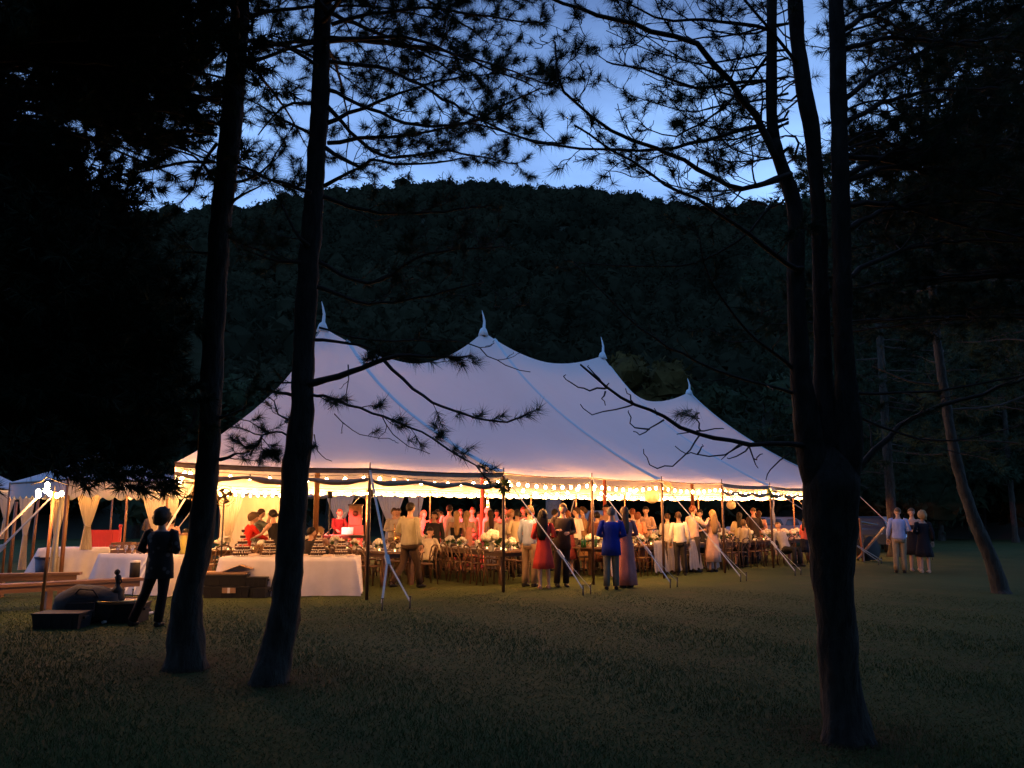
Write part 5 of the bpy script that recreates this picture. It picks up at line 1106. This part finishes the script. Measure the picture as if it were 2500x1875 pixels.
wtable('second long table with white bouquets inside on the right', L(8.4, 4.2), L(16.6, 4.2), 12, ('cross back chair in front of the second right table', 'cross back chair behind the second right table'))
wtable('farm table at the far left inside the big tent', Vector((-7.4, 20.6, 0)), Vector((-5.7, 21.4, 0)), 3, ('cross back chair before the greenery table at the left', 'cross back chair behind the greenery table at the left'))
# throws over chairs at the right table
def throw(c, ang, label):
    t = thing('chair_throw', label, 'throw', c, ang, 'grey throws hung over chairs'); mb = MB(); n, m = 18, 14; vs = []
    for j in range(m + 1):
        k = j / m
        if k < .12: y, z = -.24 + .10 * (k / .12) * -1 + .06, .905
        kk = (k - .12) / .88
        for i in range(n + 1):
            s = i / n - .5
            if k < .12: v = (s * .44, -.22 - .07 * k / .12, .912)
            else: v = (s * (.44 + .16 * kk) + .01 * math.sin(j), -.295 - .03 * math.sin(i * 1.5) * kk - .07 * kk, .91 - .80 * kk - .03 * math.sin(i * .9) * kk)
            vs.append(v)
    mb.add(vs, [(j * (n + 1) + i, j * (n + 1) + i + 1, (j + 1) * (n + 1) + i + 1, (j + 1) * (n + 1) + i) for j in range(m) for i in range(n)], True); obj('cloth', mb, M['grey_cloth'], t)
for s, lb in ((4.35, 'grey throw over the chair beside the third front pole'), (6.15, 'grey throw right of the rose gown'), (6.75, 'second grey throw right of the rose gown'), (7.75, 'grey throw just right of the fourth front pole'), (8.6, 'grey throw on the last covered chair before the bare chairs')):
    throw(L(s, .78), AD, lb)
# table settings
vase_me = MB().lathe([(.001, 0), (.045, 0), (.06, .05), (.05, .12), (.038, .15), (.045, .17)], (0, 0, 0), 10).mesh('vase', M['white'])
def bouquet_me(seed):
    rg = np.random.default_rng(seed); f = MB(); g = MB()
    for k in range(15):
        d = rg.normal(size=3); d /= np.linalg.norm(d); d[2] = abs(d[2]) * .8; f.ball((d[0] * .15, d[1] * .15, .24 + d[2] * .13), rg.uniform(.045, .075), 8, 5)
    for k in range(46):
        d = rg.normal(size=3); d /= np.linalg.norm(d); d[2] = d[2] * .6; d = Vector(d); s = d.orthogonal().normalized() * .028; c = Vector((0, 0, .20)); e = c + d * rg.uniform(.16, .28); b = c + d * .08
        g.add([b, (b + e) / 2 + s, e, (b + e) / 2 - s], [(0, 1, 2, 3)])
    return f.mesh('blooms', M['flower']), g.mesh('leaves', M['green'])
BQ = [bouquet_me(i) for i in range(4)]
def bouquet(p, s, label, group='white bouquets on the tables'):
    f, g = BQ[int(rng.integers(4))]; t = thing('bouquet', label, 'flowers', p, rng.uniform(0, 6), group); t.scale = (s,) * 3
    obj('vase', vase_me, None, t); obj('blooms', f, None, t); obj('leaves', g, None, t)
glass_me = MB().lathe([(.001, 0), (.032, .002), (.006, .01), (.005, .075), (.02, .09), (.036, .13), (.033, .18)], (0, 0, 0), 10).mesh('wine_glass', M['glass'])
plate_me = MB().lathe([(.001, .004), (.08, .004), (.13, .018), (.128, .014), (.07, 0), (.001, 0)], (0, 0, 0), 16).mesh('plate', M['white'])
cup_me = MB().lathe([(.001, 0), (.036, 0), (.040, .07), (.036, .07), (.033, .01)], (0, 0, 0), 10).mesh('candle_holder', M['glass'])
flame_me = MB().ball((0, 0, .035), .020, 7, 5, (1, 1, 1.3)).mesh('flame', M['candle'])
bottle_me = MB().lathe([(.001, 0), (.037, 0), (.038, .18), (.014, .24), (.013, .30), (.001, .30)], (0, 0, 0), 10).mesh('bottle', M['green_glass'])
nap_me = MB().box((0, 0, .03), (.12, .09, .05), taper=.5).mesh('napkin', M['white'])
def lay(me, name, p, label, cat, group, s=1): o = obj(name, me, None, None, p); o.rotation_euler = (0, 0, rng.uniform(0, 6)); o.scale = (s,) * 3; return tag(o, label, cat, group)
names = ['the table beside the blue dress shirt', 'the table behind the desserts', 'the long right hand table', 'the second right table', 'the greenery table at the left']
for ti, (c, ang, L_) in enumerate(TB):
    ex = Vector((math.cos(ang), math.sin(ang), 0)); ey = Vector((-ex.y, ex.x, 0)); n = int(L_ / .62); nm = names[ti]; bs = (.42, .48, .50, .42, .45)[ti] ; q = -L_ / 2 + .35; nb = 0
    while q < L_ / 2 - .25:
        bouquet(c + ex * q + ey * rng.uniform(-.12, .12) + Vector((0, 0, .763)), float(rng.uniform(.62, 1.0)) * (1.0 if ti in (2, 3) else .8), ordn[nb] + ' white and green bouquet along ' + nm); nb += 1; q += bs * rng.uniform(.8, 1.5) * (1 if ti in (2, 3) else 1.7)
    for k in range(n):
        q = -L_ / 2 + L_ * (k + .5) / n
        for sd in (-1, 1):
            b_ = c + ex * (q + rng.uniform(-.05, .05)) + ey * sd * .34 + Vector((0, 0, .763)); lay(plate_me, 'plate', b_, ordn[k] + (' near' if sd < 0 else ' far') + ' side dinner plate on ' + nm, 'plate', 'place settings')
            if rng.random() < .8: lay(glass_me, 'wine_glass', b_ + ex * .17 - ey * sd * .12, ordn[k] + (' near' if sd < 0 else ' far') + ' side stemmed glass on ' + nm, 'glass', 'place settings')
            if rng.random() < .5: lay(nap_me, 'napkin', b_ + Vector((0, 0, .02)), ordn[k] + (' near' if sd < 0 else ' far') + ' side white napkin on ' + nm, 'napkin', 'place settings')
        t = thing('candle', ordn[k] + ' lit glass candle on ' + nm, 'candle', c + ex * (q + .2) + ey * rng.uniform(-.2, .2) + Vector((0, 0, .763)), 0, 'candles on the tables')
        obj('holder', cup_me, None, t); obj('flame', flame_me, None, t)
bouquet(L(.9, 1.35, .763), 1.25, 'largest white bouquet, in front of the lavender gown', 'large bouquets')
for k in range(5): lay(bottle_me, 'bottle', L(4.0 + .22 * k, 1.3 + .1 * (k % 2), .763), ordn[k] + ' green bottle from the left end of the long right table', 'bottle', 'bottles on the tables')

# desserts
def stand(label, p, tiers, r):
    t = thing('cupcake_stand', label, 'dessert stand', p, 0, 'dessert stands'); z = 0
    obj('stem', MB().tube([(0, 0, 0), (0, 0, tiers * .115 + .02)], .012, 8), M['white'], t)
    for k in range(tiers):
        rr = r * (1 - .22 * k); z = .012 + k * .115
        tr = obj('tier', MB().lathe([(.001, z), (rr, z), (rr, z + .012), (.001, z + .012)], (0, 0, 0), 18), M['white'], t); g = MB(); h = MB(); n = max(4, int(rr * 2 * math.pi / .062))
        for i in range(n):
            a = 2 * math.pi * i / n; x, y = math.cos(a) * (rr - .035), math.sin(a) * (rr - .035); g.lathe([(.018, 0), (.026, .04), (.028, .05), (.001, .055)], (x, y, z + .013), 6); h.ball((x, y, z + .07), .017, 6, 4)
        obj('cupcakes', g, M['choc'], tr); obj('frosting', h, M['frost'], tr)
DE = lambda x, y, z=.768: DT.matrix_world @ Vector((x, y, z))
bpy.context.view_layer.update()
for x, y, n, r, lb in ((-.98, -.12, 5, .20, 'tallest five tier cupcake stand in front of the red top'), (-.46, .02, 3, .17, 'three tier cupcake stand left of the thick trunk'), (.55, -.08, 4, .17, 'four tier cupcake stand just right of the thick trunk'), (.98, .15, 3, .15, 'small cupcake stand toward the right end of the dessert table')): stand(lb, DE(x, y), n, r)
def cake(p, r, h, lb):
    t = thing('cake', lb, 'cake', p, 0, 'cakes and pies'); obj('dish', MB().lathe([(.001, 0), (r + .03, 0), (r + .035, .012), (.001, .014)], (0, 0, 0), 16), M['white'], t); obj('filling', MB().lathe([(r, .014), (r, h), (r * .9, h + .01), (.001, h + .012)], (0, 0, 0), 16), M['frost'], t)
for x, y, r, h, lb in ((-.72, -.2, .11, .05, 'round cream cake beside the tallest cupcake stand'), (-.25, -.18, .10, .03, 'flat pie just left of the thick trunk'), (.28, -.2, .09, .04, 'small cake just right of the trunk'), (.78, -.22, .11, .03, 'pie dish in front of the small cupcake stand'), (1.22, -.18, .10, .03, 'pie dish at the right end of the dessert table')): cake(DE(x, y), r, h, lb)
foliage_bunch('dried_flowers', 'loose dried flower spray between the left cupcake stands', 'flowers', DE(-.7, .1, .90), .17, 60, 'card', 4)
# bar table: crates of glasses, sign, drink dispenser
BM = lambda x, y, z=.803: BT.matrix_world @ Vector((x, y, z))
def crate(p, ang, w, d, h, lb, m='plank', g='crates on the bar table'):
    t = thing('crate', lb, 'crate', p, ang, g); obj('bottom', MB().box((0, 0, .008), (w, d, .014)), M[m], t)
    for k in range(3):
        z = .04 + (h - .05) * k / 2.2
        for sy in (-1, 1): obj('slat', MB().box((0, sy * d / 2, z), (w, .012, h * .24)), M[m], t)
        for sx in (-1, 1): obj('slat', MB().box((sx * (w / 2 - .002), 0, z + .001), (.012, d - .014, h * .24)), M[m], t)
crate(BM(-.72, -.1), .1, .42, .3, .22, 'light wood crate at the left end of the bar table'); crate(BM(-.2, .1), -.1, .40, .28, .22, 'light wood crate in the middle of the bar table'); crate(BM(.1, .15), .2, .26, .26, .28, 'taller wood crate left of the floral blouse')
for k in range(14): lay(glass_me, 'wine_glass', BM(-.85 + .11 * k + rng.uniform(-.02, .02), -.32 + .08 * (k % 2)), ordn[k] + ' stemmed glass from the left on the bar table', 'glass', 'glasses on the bar table')
t = thing('drink_dispenser', 'yellow green drink dispenser beside the leaning strap', 'dispenser', BM(.80, .05)); obj('jar', MB().lathe([(.001, 0), (.10, 0), (.115, .06), (.115, .30), (.08, .36), (.08, .38), (.001, .38)], (0, 0, 0), 14), mat('lemonade', (.55, .50, .12), .2, coat=.5), t); obj('lid', MB().lathe([(.085, .381), (.085, .41), (.001, .42)], (0, 0, 0), 14), M['wood_pole'], t); obj('tap', MB().tube([(0, -.11, .05), (0, -.16, .05), (0, -.165, .02)], .009, 6), M['chrome'], t)
# red panel
p = gt(244, 21.5); t = thing('red_panel', 'bright red crate like panel standing behind the buffet table', 'panel', p, .1); 
for k in range(5): obj('board', MB().box((-.32 + .16 * k, 0, .62), (.155, .03, 1.18)), M['red'], t)
for s in (-1, 1): obj('post', MB().tube([(s * .42, 0, 0), (s * .42, 0, 1.28)], .035, 8), M['red'], t); obj('finial', MB().ball((s * .42, 0, 1.31), .05, 8, 6), M['red'], t)
obj('rail', MB().box((0, .03, .30), (.84, .03, .08)), M['red'], t)
t = thing('bin', 'navy plastic bin between the left poles', 'bin', gt(109, 20.5)); obj('tub', MB().lathe([(.001, 0), (.20, 0), (.25, .55), (.235, .55), (.19, .03)], (0, 0, 0), 14), M['navy_plastic'], t); obj('rim', MB().lathe([(.25, .54), (.27, .55), (.27, .58), (.235, .58)], (0, 0, 0), 14), M['navy_plastic'], t)
# round fan / brass shade lamp on a stand
p = gt(536, 18.6); t = thing('floor_fan', 'round dark pedestal fan beside the crooked trunk', 'fan', p, .5); obj('pole', MB().tube([(0, 0, .02), (0, 0, 1.9)], .018, 8), M['steel'], t); obj('base', MB().lathe([(.001, 0), (.22, 0), (.22, .02), (.02, .04)], (0, 0, 0), 16), M['steel'], t)
rg_ = MB(); 
for r in (.23, .17, .11, .05): rg_.tube([(math.cos(a) * r, -.05, 2.02 + math.sin(a) * r) for a in [k * math.pi / 12 for k in range(25)]], .006, 4, False)
obj('cage', rg_, M['brass'], t); bl = MB()
for k in range(4): a = k * math.pi / 2; bl.add([(0, 0, 2.02), (math.cos(a) * .19, .02, 2.02 + math.sin(a) * .19), (math.cos(a + .8) * .19, -.02, 2.02 + math.sin(a + .8) * .19)], [(0, 1, 2)])
obj('blade', bl, M['black'], t); obj('hub', MB().ball((0, 0, 2.02), .06, 8, 6), M['black'], t)
# band gear
p = gt(838, 25.6); t = thing('keyboard', 'electronic keyboard on a stand with music rest, lit red', 'keyboard', p, .0); obj('case', MB().box((0, 0, .92), (1.25, .32, .09)), M['black'], t); k_ = MB()
for i in range(30): k_.box((-.58 + i * .04, .05, .968), (.036, .16, .012))
obj('keys', k_, M['white'], t); obj('music_rest', MB().box((.12, -.13, 1.10), (.36, .015, .22), Matrix.Rotation(R(-12), 3, 'X')), M['cloth'], t)
for s in (-1, 1): obj('stand_leg', MB().bar((s * .45, -.12, .02), (-s * .3, .12, .87), .03, .03), M['steel'], t)
p = gt(962, 23.6); t = thing('saxophone', 'brass saxophone held by the man in the white shirt', 'saxophone', p, 0, None); mbx = MB(); c0 = Vector((-.02, -.30, 1.32)); mbx.tube([c0, c0 + Vector((.05, .0, .02)), c0 + Vector((.06, -.02, -.10)), c0 + Vector((.08, -.05, -.45)), c0 + Vector((.11, -.10, -.52)), c0 + Vector((.15, -.16, -.45)), c0 + Vector((.17, -.20, -.30))], [.008, .012, .018, .034, .040, .048, .075], 10); obj('horn', mbx, M['brass'], t)
mk = MB(); [mk.ball(c0 + Vector((.05, -.06, -.15 - .06 * i)), .014, 6, 4) for i in range(5)]; obj('keys', mk, M['brass'], t)
p = gt(862, 27.5); t = thing('wooden_totem', 'tall narrow wooden cabinet standing right of the keyboard player', 'cabinet', p, .1); obj('lower_case', MB().box((0, 0, .62), (.62, .4, 1.24)), M['wood_pole'], t); obj('upper_case', MB().box((.04, 0, 1.56), (.42, .34, .62)), M['wood_pole'], t); obj('round_cutout', MB().lathe([(.001, 0), (.09, 0), (.10, .02), (.001, .02)], (0, 0, 0), 14), M['wood_dark'], t, loc=(.04, -.175, 1.62)).rotation_euler = (R(90), 0, 0); obj('crown_board', MB().box((.04, 0, 1.90), (.48, .4, .05)), M['wood_dark'], t)
for q, (u, t_, z, lb, ex_) in enumerate(((800, 23.4, 2.15, 'red stage light on a stand in front of the keyboard player', 0), (900, 23.6, 2.2, 'red stage light on a stand between keyboard and saxophone', 0))):
    p = gt(u, t_); t = thing('stage_light', lb, 'stage light', p, 0, 'red stage lights'); obj('stand', MB().tube([(0, 0, 0), (0, 0, z)], .02, 8), M['steel'], t); obj('can', MB().lathe([(.001, -.1), (.07, -.1), (.085, .1), (.08, .1), (.07, .02)], (0, 0, z), 12), M['black'], t)
    obj('lens', MB().ball((0, 0, z + .03), .06, 10, 6), M['redlamp'], t)
    ld = bpy.data.lights.new('red_lamp', 'SPOT'); ld.energy = 4200 if q == 0 else 6500; ld.spot_size = R(34 if q == 0 else 62); ld.spot_blend = .6; ld.color = (1, .05, .05); ld.shadow_soft_size = .06; lo = bpy.data.objects.new('lamp', ld); COL.objects.link(lo); lo.parent = t; lo.location = (0, -.1, z + .05); tg = (gt(822, 26.0) + Vector((0, 0, 1.15)) if q == 0 else gt(1170, 26) + Vector((0, 0, 1.2))); lo.location = Vector((0, 0, z + .02)) + (tg - (p + Vector((0, 0, z)))).normalized() * .22; lo.rotation_euler = (tg - (p + Vector((0, -.1, z + .05)))).to_track_quat('-Z', 'Y').to_euler()
t = thing('camera_gear', 'black camera with long pale lens held to the photographer\'s eye', 'camera', ph.location + Vector((.34, .0, 1.60)), 0); obj('camera_body', MB().box((0, 0, 0), (.07, .14, .10)), M['black'], t); obj('lens_barrel', MB().tube([(.03, 0, 0), (.12, 0, 0), (.30, 0, -.01)], [.035, .035, .045], 10), M['black'], t)
# dark gear on the grass, front left
def tote(lb, c, ang, w, d, h, m='black', g='black totes'):
    t = thing('tote_box', lb, 'tote', c, ang, g); b_ = MB(); b_.box((0, 0, h / 2), (w, d, h), taper=1.06); obj('tub', b_, M[m], t); obj('lid', MB().box((0, 0, h + .012), (w * 1.1, d * 1.1, .024)), M[m], t)
    for s in (-1, 1): obj('handle', MB().box((s * (w * .55), 0, h * .75), (.03, d * .4, .03)), M[m], t)
    for k in range(4): obj('rib', MB().box((-w * .35 + w * .233 * k, -d * .52, h * .5), (.02, .014, h * .8)), M[m], t)
p0 = gr(190, 1530)
tote('low black tote at the foot of the slim grey pole', gr(128, 1538) + Vector((0, .25, 0)), .05, .62, .42, .20)
tote('black ribbed crate under the round wooden tray', gr(262, 1524) + Vector((0, .3, 0)), .08, .78, .46, .26)
p = gr(190, 1530) + Vector((-.05, .45, 0)); t = thing('duffel_bag', 'lumpy black duffel bag humped beside the round tray', 'bag', p, .1); mb = MB(); mb.tube([(-.48, 0, .2), (-.42, 0, .24), (-.2, 0, .30), (.1, 0, .28), (.35, 0, .24), (.46, 0, .2)], [.08, .20, .27, .25, .21, .08], 16, side=(0, 1, 0))
for q in range(len(mb.v)): v = Vector(mb.v[q]); a_ = noise.noise(v * 5) * .05; mb.v[q] = (v.x + a_, v.y + a_, max(.005, v.z + a_))
obj('bag_body', mb, M['black_cloth'], t); obj('strap', MB().tube([(-.2, -.2, .4), (-.1, -.22, .52), (.1, -.22, .50), (.18, -.2, .38)], .012, 6), M['black_cloth'], t); obj('pocket', MB().box((-.05, -.27, .22), (.4, .05, .2)), M['black_cloth'], t)
p = gr(262, 1524) + Vector((0, .3, .286)); t = thing('round_tray', 'round wooden tray top resting on the black crate', 'tray', p); obj('disc', MB().lathe([(.001, 0), (.36, 0), (.37, .02), (.36, .035), (.001, .03)], (0, 0, 0), 24), M['plank'], t); obj('rim', MB().lathe([(.355, .034), (.38, .036), (.38, .05), (.355, .05)], (0, 0, 0), 24), M['brass'], t)
p = gr(262, 1524) + Vector((0, .25, .325)); t = thing('hand_pump', 'black figure like lantern standing on the round tray', 'lantern', p); obj('base', MB().lathe([(.001, 0), (.11, 0), (.12, .03), (.09, .1), (.10, .15), (.05, .2), (.03, .24), (.035, .30), (.05, .34), (.03, .38)], (0, 0, 0), 12), M['black'], t); obj('knob', MB().ball((-.02, 0, .42), .045, 8, 6), M['black'], t); obj('arm', MB().tube([(0, 0, .2), (.06, 0, .28), (.02, 0, .36)], .012, 6), M['black'], t)
for k, (a0, a1, lb) in enumerate((((243, 1512), (362, 1493), 'upper white pole lying on the grass at the woman\'s feet'), ((250, 1524), (372, 1500), 'lower white pole lying on the grass at the woman\'s feet'))):
    A_, B_ = gr(*a0) + Vector((0, 0, .03)), gr(*a1) + Vector((0, 0, .03)); t = thing('lying_pole', lb, 'pole', A_, 0, 'poles lying on the grass'); obj('shaft', MB().tube([A_, B_], .022, 8), M['strap'], t, org=A_); obj('end_cap', MB().tube([B_, B_ + (B_ - A_).normalized() * .05], .026, 8), M['steel'], t, org=A_)
# crates with cardboard in front of the dessert table
cb = gr(560, 1462)
tote('bottom black crate of the stack at the dessert table', cb + Vector((-.12, .4, 0)), .0, .86, .55, .20); tote('second black crate of the stack at the dessert table', cb + Vector((-.18, .4, .235)), .05, .80, .52, .18); tote('black crate standing right of the stack', cb + Vector((.46, .35, 0)), -.1, .42, .42, .17); tote('small black crate on top right of the stack', cb + Vector((.42, .38, .20)), .12, .38, .40, .17)
t = thing('cardboard_box', 'open flat cardboard box on top of the black crates', 'box', cb + Vector((-.20, .4, .45)), .06); obj('tray_box', MB().box((0, 0, .02), (.85, .46, .04)), M['card'], t); obj('flap', MB().bar((-.05, .0, .05), (.28, .0, .17), .42, .008), M['card'], t); obj('flap', MB().bar((.28, 0, .175), (.52, .0, .10), .42, .008), M['card'], t)
t = thing('label_card', 'small tan carton tucked in the crate stack', 'carton', cb + Vector((-.05, .10, .10)), 0); obj('carton', MB().box((0, 0, .05), (.26, .03, .10)), M['card'], t); obj('tape', MB().box((0, -.017, .05), (.05, .004, .10)), M['white'], t)
t = thing('thermos', 'dark canister with pale lid on the bench behind the floral blouse', 'canister', at(322, 1412, 15.5) + Vector((-.02, .15, .0)), 0); obj('can', MB().lathe([(.001, 0), (.09, 0), (.09, .28), (.001, .28)], (0, 0, 0), 12), M['black'], t); obj('lid', MB().lathe([(.092, .281), (.092, .31), (.001, .32)], (0, 0, 0), 12), M['white'], t)

# ------------------------------------------------------------------ things behind the tent
def car(label, u, t_, ang, m, g='vehicles parked behind the tent', truck=False):
    t = thing('parked_car', label, 'car', gt(u, t_), ang, g); prof = [(-2.2, .35), (-2.25, .75), (-2.1, .95), (-1.2, 1.02), (-.7, 1.42), (.7, 1.45), (1.45, 1.02), (2.1, .92), (2.25, .7), (2.2, .35)] if not truck else [(-2.6, .5), (-2.65, 1.05), (-1.3, 1.15), (-.9, 1.75), (.6, 1.78), (.75, 1.1), (2.6, 1.08), (2.6, .5)]
    mb = MB(); n = len(prof); vs = []
    for y, k in ((-.85, .0), (-.9, 1), (.9, 1), (.85, 0)):
        for x, z in prof: vs.append((x, y * (1 - .16 * max(0, z - 1.0) / .45 * .9), z))
    F = [(j * n + i, j * n + (i + 1) % n, (j + 1) * n + (i + 1) % n, (j + 1) * n + i) for j in range(3) for i in range(n)] + [tuple(range(n))[::-1], tuple(3 * n + i for i in range(n))]
    mb.add(vs, F); obj('body', mb, M[m], t)
    top = 1.40 if not truck else 1.70; lo_ = 1.04 if not truck else 1.2; x0, x1 = (-.95, 1.2) if not truck else (-1.05, .5)
    for s in (-1, 1):
        a_, b_ = (x0 + .02, (x0 + x1) / 2 - .04), ((x0 + x1) / 2 + .04, x1 - .25)
        for q in (a_, b_): obj('window', MB().add([(q[0], s * .885, lo_), (q[1], s * .885, lo_), (q[1] - .1, s * .80, top - .06), (q[0] + .2, s * .80, top - .06)], [(0, 1, 2, 3)]), M['carglass'], t)
        for x in (-1.45, 1.4): w = obj('wheel', MB().lathe([(.001, -.1), (.32, -.1), (.34, 0), (.32, .1), (.001, .1)], (0, 0, 0), 16), M['tyre'], t, loc=(x, s * .82, .34)); w.rotation_euler = (R(90), 0, 0); h_ = obj('hubcap', MB().lathe([(.001, -.115), (.17, -.112), (.17, .112), (.001, .115)], (0, 0, 0), 12), M['chrome'], w)
        obj('headlight', MB().ball((-2.2, s * .62, .72), .11, 8, 6, (.4, 1.2, .8)), M['white'], t)
    obj('windscreen', MB().add([(x0 - .22, -.76, lo_ + .02), (x0 - .22, .76, lo_ + .02), (x0 + .20, .66, top - .02), (x0 + .20, -.66, top - .02)], [(0, 1, 2, 3)]), M['carglass'], t)
car('pale blue pickup dimly seen behind the blue shirted man', 1470, 44, .15, 'car', truck=True)
car('dark car with shining windscreen right of the big pine', 2112, 37, 1.2, 'car_dark'); car('grey blue car farther back behind the leaning straps', 2135, 46, .3, 'car')
car('pale car behind the long table by the sixth pole', 1890, 42, .2, 'car')
p = gt(2122, 29); t = thing('cable_drum', 'round dark drum leaning on slanted wooden beams right of the big pine', 'drum', p, .3); w = obj('disc', MB().lathe([(.001, -.16), (.40, -.16), (.42, -.13), (.28, -.12), (.28, .12), (.42, .13), (.40, .16), (.001, .16)], (0, 0, 0), 26), M['tyre'], t, loc=(0, 0, .42)); w.rotation_euler = (R(80), 0, .2)
obj('beam', MB().bar((-.75, -.35, .1), (.45, -.35, 1.15), .09, .06), M['wood_pole'], t); obj('beam', MB().bar((-.6, -.38, 1.45), (-.55, -.38, .0), .08, .06), M['wood_pole'], t); obj('cover', MB().box((-.1, 0, 1.30), (.8, .4, .03), Matrix.Rotation(R(9), 3, 'Y')), M['car'], t)
p = gt(1387, 33); t = thing('dead_snag', 'bleached broken tree stump rising behind the tent saddle', 'stump', p + Vector((0, 12, 0))); mb = MB().tube([(0, 0, 0), (.05, 0, 5), (-.05, 0, 8.6), (.1, 0, 9.4)], [.45, .40, .34, .05], 9); obj('trunk', mb, M['stump'], t)

# copies of the tall pines, added out of view to shade the foreground
for i, (src, x, y, rz, lb) in enumerate(((E.t, 3.5, -6.5, 1.0, 'unseen pine added for shade behind the camera, right'), (F2.t, -3.0, -6.0, 2.2, 'unseen pine added for shade behind the camera, left'), (E.t, -8.5, -3.0, 4.0, 'unseen pine added for shade beside the camera, left'), (F2.t, 8.5, -2.0, .3, 'unseen pine added for shade beside the camera, right'), (E.t, 0.5, -11.5, 5.0, 'unseen pine added for shade farthest behind the camera'), (E.t, 9.2, 5.0, 2.6, 'unseen pine added for shade just outside the right frame edge'), (F2.t, -9.5, 3.5, 3.3, 'unseen pine added for shade just outside the left frame edge'))):
    dup(src, (x, y, 0), rz, lb, 'unseen pines added around the camera for shade', scale=1.25)
DEC = [o for o in COL.objects if o.name.startswith('deciduous_tree')]
for i in range(20):  # unseen ring of trees, added to keep rear sky light off the trunks
    a_ = R(88 + 184 * i / 19); r_ = 15 + 3 * (i % 3); dup(DEC[i % 13], (math.sin(a_) * r_, math.cos(a_) * r_, 0), i * 1.7, 'unseen leafy tree added behind the camera for shade, %s clockwise' % ordn[i], 'unseen leafy trees added to shade the foreground', scale=1.75)
